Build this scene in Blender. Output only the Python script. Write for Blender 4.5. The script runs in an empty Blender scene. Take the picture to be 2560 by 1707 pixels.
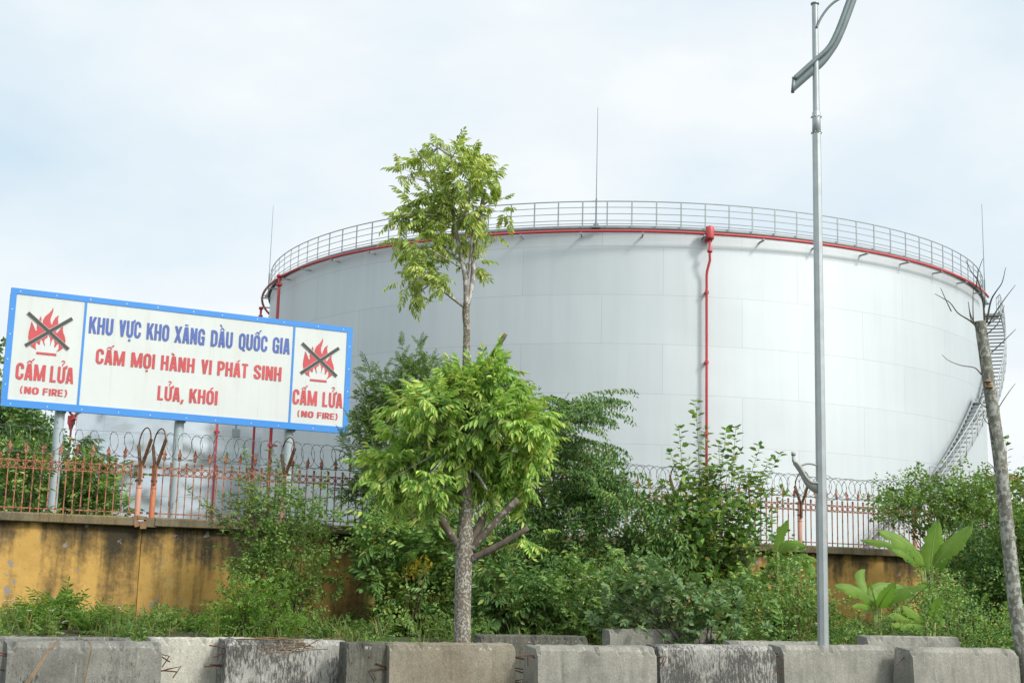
import bpy, math, random
import numpy as np
from mathutils import Matrix, Vector
R_ = math.radians
scene = bpy.context.scene
col = scene.collection
# ------------------------------------------------------------------ camera
FPX, PITCH, ROLL, CAMZ = 3446.83, 0.17694795, 0.0267508, 1.55
CW, CH = 2560.0, 1707.0
cF = np.array([0, math.cos(PITCH), math.sin(PITCH)])
_U = np.array([0, -math.sin(PITCH), math.cos(PITCH)]); _R = np.array([1.0, 0, 0])
cR = math.cos(ROLL)*_R + math.sin(ROLL)*_U
cU = -math.sin(ROLL)*_R + math.cos(ROLL)*_U
cam_d = bpy.data.cameras.new('camera'); cam = bpy.data.objects.new('camera', cam_d); col.objects.link(cam)
cam.matrix_world = Matrix(((cR[0], cU[0], -cF[0], 0), (cR[1], cU[1], -cF[1], 0), (cR[2], cU[2], -cF[2], CAMZ), (0, 0, 0, 1)))
cam_d.sensor_width = 36.0; cam_d.lens = FPX/CW*36.0; cam_d.clip_start = .1; cam_d.clip_end = 4000
scene.camera = cam
# ------------------------------------------------------------------ sky, sun, exposure
SUN_AZ, SUN_EL = R_(54), R_(40)      # azimuth measured from behind the camera towards the right
sun_dir = Vector((math.sin(SUN_AZ)*math.cos(SUN_EL), -math.cos(SUN_AZ)*math.cos(SUN_EL), math.sin(SUN_EL)))
sd = bpy.data.lights.new('sun', 'SUN'); sd.energy = 1.7; sd.angle = R_(10); sd.color = (1.0, .95, .87)
so = bpy.data.objects.new('sun', sd); col.objects.link(so); so.rotation_euler = sun_dir.to_track_quat('Z', 'Y').to_euler()
so.location = (20, -20, 40)
world = bpy.data.worlds.new('World'); scene.world = world; world.use_nodes = True
wt = world.node_tree; wt.nodes.clear()
def wn(t, **k):
    n = wt.nodes.new(t)
    for a, b in k.items(): setattr(n, a, b)
    return n
w_out = wn('ShaderNodeOutputWorld'); w_tc = wn('ShaderNodeTexCoord')
w_sky = wn('ShaderNodeTexSky', sky_type='NISHITA', sun_disc=False); w_sky.sun_elevation = SUN_EL
w_sky.sun_rotation = math.atan2(sun_dir.x, sun_dir.y); w_sky.air_density = 1.2; w_sky.dust_density = 3.0
w_b1 = wn('ShaderNodeBackground'); w_b1.inputs['Strength'].default_value = .09
w_b2 = wn('ShaderNodeBackground'); w_b2.inputs['Color'].default_value = (.95, .985, 1.0, 1); w_b2.inputs['Strength'].default_value = .68
w_b3 = wn('ShaderNodeBackground'); w_b3.inputs['Color'].default_value = (.70, .865, .985, 1); w_b3.inputs['Strength'].default_value = .62
w_map = wn('ShaderNodeMapping'); w_map.inputs['Scale'].default_value = (1.7, 1.7, 3.4); w_map.inputs['Location'].default_value = (.35, .9, .25)
w_no = wn('ShaderNodeTexNoise'); w_no.inputs['Scale'].default_value = 1.6; w_no.inputs['Detail'].default_value = 7; w_no.inputs['Roughness'].default_value = .52
w_rp = wn('ShaderNodeValToRGB'); w_rp.color_ramp.elements[0].position = .30; w_rp.color_ramp.elements[1].position = .62
w_m1 = wn('ShaderNodeMixShader'); w_m2 = wn('ShaderNodeMixShader'); w_m2.inputs[0].default_value = .93
L = wt.links.new
L(w_tc.outputs['Generated'], w_map.inputs['Vector']); L(w_map.outputs[0], w_no.inputs['Vector']); L(w_no.outputs[0], w_rp.inputs[0])
L(w_sky.outputs[0], w_b1.inputs['Color']); L(w_rp.outputs[0], w_m1.inputs[0]); L(w_b3.outputs[0], w_m1.inputs[1]); L(w_b2.outputs[0], w_m1.inputs[2])
L(w_b1.outputs[0], w_m2.inputs[1]); L(w_m1.outputs[0], w_m2.inputs[2])
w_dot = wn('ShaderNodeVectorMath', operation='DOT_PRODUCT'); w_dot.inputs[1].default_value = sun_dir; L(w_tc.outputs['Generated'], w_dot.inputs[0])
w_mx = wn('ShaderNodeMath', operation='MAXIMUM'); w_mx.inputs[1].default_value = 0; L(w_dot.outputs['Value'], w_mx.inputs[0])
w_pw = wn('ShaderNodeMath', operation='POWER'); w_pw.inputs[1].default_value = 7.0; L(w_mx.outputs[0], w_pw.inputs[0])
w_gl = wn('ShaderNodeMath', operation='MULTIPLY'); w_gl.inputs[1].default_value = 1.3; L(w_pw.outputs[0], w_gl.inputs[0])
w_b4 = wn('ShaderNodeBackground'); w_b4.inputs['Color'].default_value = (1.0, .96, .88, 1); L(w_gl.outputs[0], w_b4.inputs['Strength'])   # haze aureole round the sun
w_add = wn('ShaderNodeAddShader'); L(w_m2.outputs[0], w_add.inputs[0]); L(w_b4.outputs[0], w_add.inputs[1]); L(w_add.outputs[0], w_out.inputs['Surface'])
scene.view_settings.view_transform = 'Standard'; scene.view_settings.look = 'None'
scene.view_settings.exposure = 0.62; scene.view_settings.gamma = 1.0
# ------------------------------------------------------------------ pixel -> world helpers (source photograph pixels)
CAM = np.array([0, 0, CAMZ])
def ray(px, py): return cF + cR*((px-CW/2)/FPX) + cU*((CH/2-py)/FPX)
def S(px, py, Y):
    d = ray(px, py); return CAM + d*(Y/d[1])
K = 2560/2352.0
def V(px, py, Y): return S(px*K, py*K, Y)        # from the 2352 px wide view
def onz(px, py, z):
    d = ray(px, py); return CAM + d*((z-CAMZ)/d[2])
def nrm(v):
    v = np.asarray(v, float); return v/(np.linalg.norm(v)+1e-12)
# ------------------------------------------------------------------ mesh building
ORG = {}
class MB:
    def __init__(s): s.V = []; s.F = []; s.n = 0
    def add(s, V_, F_):
        V_ = np.asarray(V_, float).reshape(-1, 3); s.V.append(V_)
        if isinstance(F_, np.ndarray): s.F.append(F_+s.n)
        else:
            by = {}
            for f in F_: by.setdefault(len(f), []).append(f)
            for k, q in by.items(): s.F.append(np.array(q, int)+s.n)
        s.n += len(V_)
        return s
    def box(s, c, size, ax=None):
        c = np.asarray(c, float); h = np.asarray(size, float)/2
        ax = np.eye(3) if ax is None else np.asarray(ax, float)
        P = np.array([[sx, sy, sz] for sx in (-1, 1) for sy in (-1, 1) for sz in (-1, 1)], float)*h
        return s.add(c+P@ax, [(0, 1, 3, 2), (4, 6, 7, 5), (0, 4, 5, 1), (2, 3, 7, 6), (0, 2, 6, 4), (1, 5, 7, 3)])
    def tube(s, pts, rad, n=8, cap=True, closed=False, sq=None):
        pts = np.asarray(pts, float); m = len(pts)
        rad = np.full(m, float(rad)) if np.isscalar(rad) else np.asarray(rad, float)
        T = np.zeros_like(pts); T[1:-1] = pts[2:]-pts[:-2]; T[0] = pts[1]-pts[0]; T[-1] = pts[-1]-pts[-2]
        if closed: T[0] = pts[1]-pts[-1]; T[-1] = pts[0]-pts[-2]
        T /= (np.linalg.norm(T, axis=1)[:, None]+1e-12)
        a = np.array([0, 0, 1.0]) if abs(T[0][2]) < .9 else np.array([0, 1.0, 0])
        u = nrm(np.cross(a, T[0])); th = np.arange(n)*2*math.pi/n+(math.pi/n)
        rings = []
        for i in range(m):
            u = nrm(u-T[i]*(u@T[i])); w = np.cross(T[i], u)
            rings.append(pts[i]+rad[i]*(np.cos(th)[:, None]*u+np.sin(th)[:, None]*w))
        F_ = []
        i = np.arange(m-1 if not closed else m)[:, None]*n; j = np.arange(n)[None, :]; j2 = (j+1) % n
        i2 = (i+n) % (m*n)
        q = np.stack([i+j, i+j2, i2+j2, i2+j], -1).reshape(-1, 4)
        s.add(np.concatenate(rings), q)
        if cap and not closed:
            base = s.n-m*n
            s.F.append(np.array([list(range(base+n-1, base-1, -1))])); s.F.append(np.array([list(range(base+(m-1)*n, base+m*n))]))
        return s
    def prism(s, poly, a, b):
        """poly: (k,3) outline translated by vectors a and b, closed"""
        poly = np.asarray(poly, float); k = len(poly)
        F_ = [tuple(range(k-1, -1, -1)), tuple(range(k, 2*k))]+[(i, (i+1) % k, k+(i+1) % k, k+i) for i in range(k)]
        return s.add(np.concatenate([poly+np.asarray(a), poly+np.asarray(b)]), F_)
    def lathe(s, c, prof, n=24, ax=None):
        c = np.asarray(c, float); ax = np.eye(3) if ax is None else np.asarray(ax)
        th = np.arange(n)*2*math.pi/n; P = []
        for r, z in prof: P.append(np.stack([r*np.cos(th), r*np.sin(th), np.full(n, z)], 1))
        m = len(prof); i = np.arange(m-1)[:, None]*n; j = np.arange(n)[None]; j2 = (j+1) % n
        q = np.stack([i+j, i+j2, i+n+j2, i+n+j], -1).reshape(-1, 4)
        return s.add(c+np.concatenate(P)@ax, q)
    def mesh(s, name, mat, org=(0, 0, 0), smooth=False):
        me = bpy.data.meshes.new(name)
        V_ = np.concatenate(s.V)-np.asarray(org, float)
        me.vertices.add(len(V_)); me.vertices.foreach_set('co', V_.astype(np.float32).ravel())
        tot = np.concatenate([np.full(len(f), f.shape[1]) for f in s.F]); idx = np.concatenate([f.ravel() for f in s.F])
        st = np.concatenate([[0], np.cumsum(tot)[:-1]])
        me.loops.add(len(idx)); me.loops.foreach_set('vertex_index', idx.astype(np.int32))
        me.polygons.add(len(tot)); me.polygons.foreach_set('loop_start', st.astype(np.int32))
        me.polygons.foreach_set('use_smooth', np.full(len(tot), smooth))
        me.update(calc_edges=True); me.validate(); me.materials.append(mat)
        return me
    def build(s, name, mat, parent=None, smooth=False, loc=(0, 0, 0)):
        org = np.asarray(ORG[parent.name] if parent else loc, float)
        o = bpy.data.objects.new(name, s.mesh(name, mat, org, smooth)); col.objects.link(o)
        if parent: o.parent = parent
        else: o.location = org
        ORG[o.name] = org
        return o
def tag(o, label=None, cat=None, group=None, kind=None):
    if label: o['label'] = label
    if cat: o['category'] = cat
    if group: o['group'] = group
    if kind: o['kind'] = kind
    return o
def thing(name, loc, label, cat, group=None):
    o = bpy.data.objects.new(name, None); col.objects.link(o); o.location = loc; o.empty_display_size = .3
    ORG[o.name] = np.asarray(loc, float)
    return tag(o, label, cat, group)
def clone(o, parent, off):
    c = o.copy(); col.objects.link(c); c.parent = parent; c.location = Vector(o.location)+Vector(off); ORG[c.name] = ORG[o.name]
    for ch in o.children:
        d = ch.copy(); col.objects.link(d); d.parent = c
    return c
def bez(a, b, c, n):
    t = np.linspace(0, 1, n)[:, None]; a, b, c = map(lambda q: np.asarray(q, float), (a, b, c))
    return (1-t)**2*a+2*t*(1-t)*b+t*t*c
def spline(P, n):
    """Catmull-Rom through points (rows of any width)"""
    P = np.asarray(P, float); Q = np.concatenate([[2*P[0]-P[1]], P, [2*P[-1]-P[-2]]]); out = []
    for i in range(1, len(Q)-2):
        t = np.linspace(0, 1, n, endpoint=False)[:, None]
        p0, p1, p2, p3 = Q[i-1:i+3]
        out.append(.5*((2*p1)+(p2-p0)*t+(2*p0-5*p1+4*p2-p3)*t*t+(-p0+3*p1-3*p2+p3)*t**3))
    return np.concatenate(out+[P[-1:]])
# ------------------------------------------------------------------ materials
class NT:
    def __init__(s, name):
        s.m = bpy.data.materials.new(name); s.m.use_nodes = True; s.t = s.m.node_tree; s.t.nodes.clear()
        s.out = s.n('ShaderNodeOutputMaterial'); s.p = s.n('ShaderNodeBsdfPrincipled'); s.l(s.p.outputs[0], s.out.inputs[0])
    def n(s, t, **k):
        q = s.t.nodes.new(t)
        for a, b in k.items(): setattr(q, a, b)
        return q
    def l(s, a, b): s.t.links.new(a, b)
    def set(s, **k):
        for a, b in k.items(): s.p.inputs[a.replace('_', ' ')].default_value = b
        return s
    def coord(s, scale=(1, 1, 1), rnd=True, kind='Object'):
        tc = s.n('ShaderNodeTexCoord'); mp = s.n('ShaderNodeMapping'); mp.inputs['Scale'].default_value = scale
        src = tc.outputs[kind]
        if rnd:
            oi = s.n('ShaderNodeObjectInfo'); ml = s.n('ShaderNodeMath', operation='MULTIPLY'); ml.inputs[1].default_value = 37.0
            s.l(oi.outputs['Random'], ml.inputs[0]); ad = s.n('ShaderNodeVectorMath', operation='ADD')
            s.l(src, ad.inputs[0]); s.l(ml.outputs[0], ad.inputs[1]); src = ad.outputs[0]
        s.l(src, mp.inputs['Vector']); return mp.outputs[0]
    def noise(s, vec, scale, detail=5, rough=.55, dist=0):
        q = s.n('ShaderNodeTexNoise'); q.inputs['Scale'].default_value = scale; q.inputs['Detail'].default_value = detail
        q.inputs['Roughness'].default_value = rough; q.inputs['Distortion'].default_value = dist; s.l(vec, q.inputs['Vector']); return q.outputs[0]
    def ramp(s, fac, stops):
        q = s.n('ShaderNodeValToRGB'); e = q.color_ramp.elements
        while len(e) < len(stops): e.new(.5)
        for el, (p, c) in zip(e, stops):
            el.position = p; el.color = (c, c, c, 1) if np.isscalar(c) else (*c, 1)
        s.l(fac, q.inputs[0]); return q.outputs[0]
    def mix(s, fac, a, b, bt='MIX'):
        q = s.n('ShaderNodeMix', data_type='RGBA', blend_type=bt)
        for inp, v in ((q.inputs[0], fac), (q.inputs[6], a), (q.inputs[7], b)):
            if isinstance(v, bpy.types.NodeSocket): s.l(v, inp)
            elif np.isscalar(v): inp.default_value = v
            else: inp.default_value = (*v, 1)
        return q.outputs[2]
    def math(s, op, a, b=0.0):
        q = s.n('ShaderNodeMath', operation=op)
        for i, v in enumerate((a, b)):
            if isinstance(v, bpy.types.NodeSocket): s.l(v, q.inputs[i])
            else: q.inputs[i].default_value = v
        return q.outputs[0]
    def bump(s, h, strength=.3, dist=.01):
        q = s.n('ShaderNodeBump'); q.inputs['Strength'].default_value = strength; q.inputs['Distance'].default_value = dist
        s.l(h, q.inputs['Height']); s.l(q.outputs[0], s.p.inputs['Normal']); return s
    def color(s, c): s.l(c, s.p.inputs['Base Color']); return s
def paint(name, c, rough=.45, metal=0., var=.12, scale=3., rust=None, rust_amt=.0, spec=.4):
    q = NT(name); v = q.coord(); n1 = q.noise(v, scale, 6); c = np.array(c)
    k = q.ramp(n1, [(.3, tuple(c*(1-var))), (.7, tuple(np.minimum(c*(1+var), 1)))])
    if rust is not None:
        n2 = q.noise(q.coord((1, 1, .6)), scale*3.1, 8, .65); k = q.mix(q.ramp(n2, [(.62-rust_amt, 0.), (.70-rust_amt, 1.)]), k, rust)
    q.color(k).set(Roughness=rough, Metallic=metal); q.p.inputs['Specular IOR Level'].default_value = spec
    return q.m
def leafmat(name, stops, trans=.32, rough=.45, spec=.35):
    q = NT(name); g = q.n('ShaderNodeNewGeometry'); c = q.ramp(g.outputs['Random Per Island'], stops)
    ny_ = q.noise(q.coord((1.7, 1.7, 1.7), rnd=False), .9, 2); c = q.mix(q.ramp(ny_, [(.52, 0.), (.70, .30)]), c, tuple(np.minimum(np.array(stops[-1][1])*np.array([1.05, .95, .8]), 1)))
    wn_ = q.n('ShaderNodeTexWhiteNoise', noise_dimensions='1D'); q.l(g.outputs['Random Per Island'], wn_.inputs['W']); c = q.mix(q.ramp(wn_.outputs['Value'], [(.978, 0.), (.98, .8)]), c, (.30, .20, .05))
    nz = q.noise(q.coord((1, 1, 1), rnd=False), 1.3, 3); c = q.mix(q.ramp(nz, [(.35, 0.), (.65, .35)]), c, tuple(np.array(stops[0][1])*.8))
    q.color(c).set(Roughness=rough); q.p.inputs['Specular IOR Level'].default_value = spec
    tr = q.n('ShaderNodeBsdfTranslucent'); q.l(q.mix(1., c, (1.0, 1.0, .55), 'MULTIPLY'), tr.inputs['Color'])
    mx = q.n('ShaderNodeMixShader'); mx.inputs[0].default_value = trans
    q.l(q.p.outputs[0], mx.inputs[1]); q.l(tr.outputs[0], mx.inputs[2]); q.l(mx.outputs[0], q.out.inputs[0])
    return q.m
def bark(name, a, b, lichen, amt=.5, scale=14):
    q = NT(name); v = q.coord((1, 1, .55), rnd=False); n1 = q.noise(v, 9, 7, .6)
    c = q.ramp(n1, [(.3, a), (.7, b)])
    n2 = q.noise(q.coord((1, 1, .8), rnd=False), scale, 4, .6); n3 = q.noise(q.coord((1, 1, 1), rnd=False), 2.2, 2)
    f = q.ramp(q.math('ADD', n2, q.math('MULTIPLY', n3, .35)), [(.78-amt*.25, 0.), (.86-amt*.25, 1.)])
    q.color(q.mix(f, c, lichen)).set(Roughness=.85); q.bump(q.noise(q.coord((1, 1, .3), rnd=False), 22, 6), .5, .012); return q.m
def concrete(name, base, mold=(.02, .021, .02), mold_at=.62, streak=.5, warm=None):
    q = NT(name); b = np.array(base)*.86; v = q.coord()
    n1 = q.noise(v, 2.3, 8, .62); c = q.ramp(n1, [(.25, tuple(b*.62)), (.5, tuple(b)), (.78, tuple(np.minimum(b*1.3, 1)))])
    if warm is not None: c = q.mix(q.ramp(q.noise(v, 1.1, 4), [(.45, 0.), (.7, .6)]), c, warm)
    ns = q.noise(q.coord((7, 7, .55)), 1.5, 5, .6); c = q.mix(q.ramp(ns, [(.48, 0.), (.75, streak)]), c, tuple(b*.35))
    nw = q.noise(q.coord((5, 5, .8)), 2.3, 6, .6); c = q.mix(q.ramp(nw, [(.62, 0.), (.72, .55)]), c, tuple(np.minimum(b*1.9, .8)))
    nm = q.noise(q.coord((9, 9, 2.3)), 4.2, 9, .72); nb = q.noise(v, 1.3, 3)
    f = q.math('ADD', q.math('MULTIPLY', nm, .6), q.math('MULTIPLY', nb, .4)); c = q.mix(q.ramp(f, [(mold_at-.05, 0.), (mold_at+.03, .86)]), c, mold)
    hf = q.noise(v, 46, 5, .7); c = q.mix(q.ramp(hf, [(.42, .35), (.5, 0.)]), c, tuple(b*.5)); c = q.mix(q.ramp(hf, [(.56, 0.), (.68, .4)]), c, tuple(np.minimum(b*1.7, .8)))
    tcz = q.n('ShaderNodeTexCoord'); sz = q.n('ShaderNodeSeparateXYZ'); q.l(tcz.outputs['Object'], sz.inputs[0]); band = q.ramp(q.math('ABSOLUTE', q.math('SUBTRACT', sz.outputs[2], .735)), [(.010, 1.), (.026, 0.)])
    c = q.mix(q.math('MULTIPLY', band, q.ramp(q.noise(v, 15, 6, .7), [(.56, 0.), (.62, .7)])), c, (.50, .50, .47))
    vo = q.n('ShaderNodeTexVoronoi'); vo.inputs['Scale'].default_value = 17; q.l(v, vo.inputs['Vector'])
    c = q.mix(q.ramp(vo.outputs['Distance'], [(.07, .8), (.11, 0.)]), c, (.03, .03, .03))
    q.color(c).set(Roughness=.9); q.p.inputs['Specular IOR Level'].default_value = .2
    q.bump(q.math('ADD', q.noise(v, 24, 6), q.math('MULTIPLY', q.ramp(vo.outputs['Distance'], [(.05, 0.), (.12, 1.)]), .5)), .55, .012); return q.m
M = {}
M['galv'] = paint('galvanised_steel', (.40, .44, .45), .42, .55, .10, 5)
M['galv_dark'] = paint('galvanised_arm', (.20, .25, .26), .5, .3, .08, 5)
M['post_paint'] = paint('grey_post_paint', (.40, .47, .50), .45, .1, .06, 2, (.10, .05, .03), .02)
M['rail_steel'] = paint('railing_steel', (.34, .385, .39), .5, .2, .08)
M['stair_steel'] = paint('stair_steel', (.40, .43, .44), .5, .3, .06)
M['dark_steel'] = paint('dark_rim_steel', (.10, .115, .115), .6, .2)  # dark grey steel of the tank's curb angle
M['red_pipe'] = paint('red_pipe_paint', (.52, .075, .085), .4, 0, .10, 1.5)
M['rust_fence'] = paint('salmon_fence_paint', (.40, .155, .085), .6, 0, .25, 5, (.085, .04, .028), .135)
M['rust_iron'] = paint('rusty_angle_iron', (.16, .085, .045), .8, .1, .4, 8)
M['post_pink'] = paint('faded_salmon_post', (.52, .27, .20), .6, 0, .10, 4, (.20, .09, .05), -.02)
M['post_orange'] = paint('orange_post', (.47, .16, .075), .55, 0, .14, 4, (.16, .07, .04), .0)
M['wire'] = paint('barbed_wire_steel', (.17, .18, .18), .55, .5, .2, 9)
M['rebar'] = paint('rusty_rebar', (.105, .05, .03), .85, .1, .4, 12)
M['sign_white'] = paint('sign_white_sheet', (.66, .69, .665), .4, 0, .02, .9)
q = NT('sign_white_sheet'); cs_ = q.ramp(q.noise(q.coord((1, 1, 1), rnd=False), .6, 5), [(.3, (.60, .645, .635)), (.7, (.645, .69, .68))])
cs_ = q.mix(q.ramp(q.noise(q.coord((3, 3, .25), rnd=False), 1.6, 6, .6), [(.52, 0.), (.75, .25)]), cs_, (.46, .46, .41))
q.color(cs_).set(Roughness=.4); q.bump(q.noise(q.coord((1, 1, 1), rnd=False), .9, 2), .4, .03); M['sign_white'] = q.m
M['sign_blue'] = paint('sign_blue_paint', (.06, .27, .70), .35, 0, .05, 1)
M['letter_blue'] = paint('navy_lettering', (.085, .14, .41), .5, 0, .12, 1.4)
M['letter_red'] = paint('red_lettering', (.55, .085, .095), .5, 0, .12, 1.4)
M['cross_grey'] = paint('grey_cross', (.055, .07, .07), .5, 0, .05)
M['halo'] = paint('pale_outline', (.66, .55, .53), .5, 0, .03)
M['screw'] = paint('rivet_metal', (.75, .76, .76), .4, .3)
M['yellow'] = paint('yellow_paint', (.75, .42, .03), .5)
M['dry'] = paint('dry_stalk', (.20, .145, .09), .9, 0, .35, 9)
M['brick'] = paint('old_brick', (.25, .15, .085), .95, 0, .35, 9)
# tank shells
TX, TY, TR, TZ = 5.908, 75.0, 19.087, 14.90+CAMZ
TZ1, TDZ = 13.676+CAMZ, 2.0682
def tank_material(name, base, radius, z_line, dz, metal, rough, dent=0.0, seam=.012, streak=.25):
    q = NT(name); tc = q.n('ShaderNodeTexCoord'); sx = q.n('ShaderNodeSeparateXYZ'); q.l(tc.outputs['Object'], sx.inputs[0])
    ang = q.math('ARCTAN2', sx.outputs[0], q.math('MULTIPLY', sx.outputs[1], -1.0)); u = q.math('MULTIPLY', ang, radius)
    zz = q.math('SUBTRACT', sx.outputs[2], z_line-20*dz); cb = q.n('ShaderNodeCombineXYZ'); q.l(q.math('ADD', u, 200.3), cb.inputs[0]); q.l(zz, cb.inputs[1])
    br = q.n('ShaderNodeTexBrick'); br.offset = .43; br.offset_frequency = 2; br.inputs['Scale'].default_value = 1.0
    br.inputs['Brick Width'].default_value = 5.9; br.inputs['Row Height'].default_value = dz; br.inputs['Mortar Size'].default_value = seam
    br.inputs['Mortar Smooth'].default_value = .4; br.inputs['Bias'].default_value = 0
    b = np.array(base); br.inputs['Color1'].default_value = (*(b*.97), 1); br.inputs['Color2'].default_value = (*np.minimum(b*1.03, 1), 1)
    br.inputs['Mortar'].default_value = (*(b*.76), 1); q.l(cb.outputs[0], br.inputs['Vector'])
    v2 = q.n('ShaderNodeCombineXYZ'); q.l(q.math('MULTIPLY', u, 1.6), v2.inputs[0]); q.l(q.math('MULTIPLY', sx.outputs[2], .09), v2.inputs[1])
    ns = q.noise(v2.outputs[0], 1.2, 6, .6); c = q.mix(q.ramp(ns, [(.42, 0.), (.75, streak)]), br.outputs['Color'], tuple(b*.62))
    n3 = q.noise(q.coord((1, 1, 1), rnd=False), .25, 4); c = q.mix(q.ramp(n3, [(.4, 0.), (.7, .12)]), c, tuple(b*.7))
    q.color(c).set(Roughness=rough, Metallic=metal)
    if dent:
        v3 = q.n('ShaderNodeCombineXYZ'); q.l(q.math('MULTIPLY', u, .8), v3.inputs[0]); q.l(sx.outputs[2], v3.inputs[1])
        q.bump(q.math('ADD', q.noise(v3.outputs[0], .30, 1.5, .4, .3), q.math('MULTIPLY', q.noise(v3.outputs[0], .8, 1, .4), .18)), 1.0, dent)
    else:
        q.bump(q.math('ADD', q.noise(cb.outputs[0], .22, 2, .4), q.math('MULTIPLY', br.outputs['Fac'], -.02)), .5, .12)
    return q.m
M['tank'] = tank_material('silver_tank_paint', (.60, .655, .68), TR, TZ1, TDZ, .45, .56, streak=.15)
M['tank2'] = tank_material('dented_aluminium', (.74, .785, .81), 9.0, 8.2, 2.0, .90, .27, .50, .025, .12)
# yellow wall
q = NT('weathered_yellow_render'); vw = q.coord((1, 1, 1), rnd=False)
cy_ = q.ramp(q.noise(vw, 1.1, 7, .6), [(.3, (.46, .285, .085)), (.55, (.60, .375, .115)), (.75, (.64, .45, .20))])
n_s = q.noise(q.coord((2.0, 2.0, .16), rnd=False), 1.15, 6, .58); n_d = q.noise(vw, .55, 3, .5); n_f = q.noise(vw, 7, 8, .7)
tcw = q.n('ShaderNodeTexCoord'); sxw = q.n('ShaderNodeSeparateXYZ'); q.l(tcw.outputs['Object'], sxw.inputs[0])
top = q.ramp(q.math('DIVIDE', sxw.outputs[2], 2.2), [(.0, .12), (.22, .0), (.55, .0), (1.0, .17)])
fs = q.math('ADD', q.math('ADD', q.math('MULTIPLY', n_s, .62), q.math('MULTIPLY', n_d, .38)), top)
fs = q.math('ADD', fs, q.math('MULTIPLY', q.math('SUBTRACT', n_f, .5), .22))
cy_ = q.mix(q.ramp(fs, [(.48, 0.), (.54, .38), (.59, .72), (.665, .97)]), cy_, (.046, .041, .030))
cy_ = q.mix(q.ramp(q.noise(vw, 3.1, 6, .55), [(.66, 0.), (.675, .85)]), cy_, (.27, .265, .25))
cy_ = q.mix(q.ramp(q.noise(vw, 17, 6, .7), [(.58, 0.), (.72, .5)]), cy_, (.16, .12, .06))
q.color(cy_).set(Roughness=.92); q.p.inputs['Specular IOR Level'].default_value = .15; q.bump(q.noise(vw, 16, 8, .65), .5, .015); M['wall'] = q.m
M['coping'] = concrete('stained_coping', (.23, .195, .13), (.035, .03, .022), .58, .6, (.24, .17, .06))
M['con_grey'] = concrete('grey_streaked_concrete', (.245, .245, .22), mold_at=.60, streak=.7)
M['con_light'] = concrete('pale_clean_concrete', (.52, .51, .44), mold_at=.80, streak=.15)
M['con_mold'] = concrete('black_mould_concrete', (.42, .415, .385), mold_at=.505, streak=.5)
M['con_beige'] = concrete('beige_rough_concrete', (.30, .275, .215), mold_at=.66, streak=.3, warm=(.20, .165, .11))
M['con_dark'] = concrete('dark_damp_concrete', (.15, .15, .125), mold_at=.57, streak=.7)
M['con_mid'] = concrete('plain_grey_concrete', (.33, .325, .285), mold_at=.66, streak=.45)
# ground
q = NT('weedy_soil'); vg = q.coord((1, 1, 1), rnd=False)
q.color(q.mix(q.ramp(q.noise(vg, .8, 8, .65), [(.4, 0.), (.6, 1.)]), (.075, .055, .035), (.045, .075, .02))).set(Roughness=.95); q.bump(q.noise(vg, 9, 8), .8, .05); M['ground'] = q.m
# vegetation
M['bark'] = bark('speckled_grey_bark', (.10, .085, .06), (.21, .18, .135), (.40, .395, .36), .36, 34)
M['bark_upper'] = bark('pale_bark', (.17, .15, .13), (.30, .275, .25), (.48, .48, .46), .35)
M['deadwood'] = bark('cut_branch_wood', (.075, .06, .045), (.19, .155, .12), (.38, .37, .34), .12)
M['bark_dead'] = bark('lichen_trunk_bark', (.11, .11, .085), (.21, .21, .175), (.36, .375, .34), .42, 15)
M['twig'] = paint('grey_twig', (.10, .085, .065), .9, 0, .3, 9)
M['stem'] = paint('green_brown_stem', (.13, .12, .055), .8, 0, .3, 6)
M['leaf_main'] = leafmat('yellow_green_leaflets', [(0., (0.185, 0.341, 0.096)), (.35, (0.356, 0.585, 0.123)), (.7, (0.524, 0.783, 0.173)), (1., (0.785, 0.800, 0.270))], .36)
M['leaf_top'] = leafmat('olive_leaflets', [(0., (0.232, 0.336, 0.105)), (.4, (0.444, 0.599, 0.147)), (.75, (0.696, 0.800, 0.217)), (1., (0.800, 0.800, 0.357))], .36)
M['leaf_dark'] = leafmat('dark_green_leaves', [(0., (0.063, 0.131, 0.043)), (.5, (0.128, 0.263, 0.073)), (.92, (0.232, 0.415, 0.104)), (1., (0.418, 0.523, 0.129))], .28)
M['leaf_mid'] = leafmat('mid_green_leaves', [(0., (0.086, 0.177, 0.047)), (.5, (0.180, 0.339, 0.084)), (.92, (0.315, 0.499, 0.130)), (1., (0.587, 0.645, 0.144))], .30)
M['leaf_feather'] = leafmat('feathery_green_leaves', [(0., (0.075, 0.156, 0.041)), (.5, (0.147, 0.261, 0.066)), (1., (0.270, 0.373, 0.089))], .30)
M['leaf_vine'] = leafmat('fresh_green_leaves', [(0., (0.090, 0.182, 0.045)), (.5, (0.188, 0.329, 0.077)), (1., (0.317, 0.468, 0.118))], .34)
M['leaf_grey'] = leafmat('grey_green_lobed_leaves', [(0., (0.095, 0.186, 0.072)), (.5, (0.180, 0.307, 0.123)), (1., (0.290, 0.417, 0.163))], .30)
M['leaf_bright'] = leafmat('bright_young_leaves', [(0., (0.081, 0.189, 0.024)), (.5, (0.162, 0.317, 0.041)), (1., (0.270, 0.432, 0.068))], .36)
M['leaf_yellow'] = leafmat('yellow_flower_sprays', [(0., (.30, .26, .02)), (1., (.55, .45, .04))], .3)
M['grass'] = leafmat('grass_blades', [(0., (0.050, 0.089, 0.014)), (.5, (0.107, 0.178, 0.026)), (.9, (0.186, 0.255, 0.042)), (1., (0.342, 0.262, 0.095))], .35)
M['flower'] = paint('white_petals', (.8, .8, .72), .7)
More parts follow.
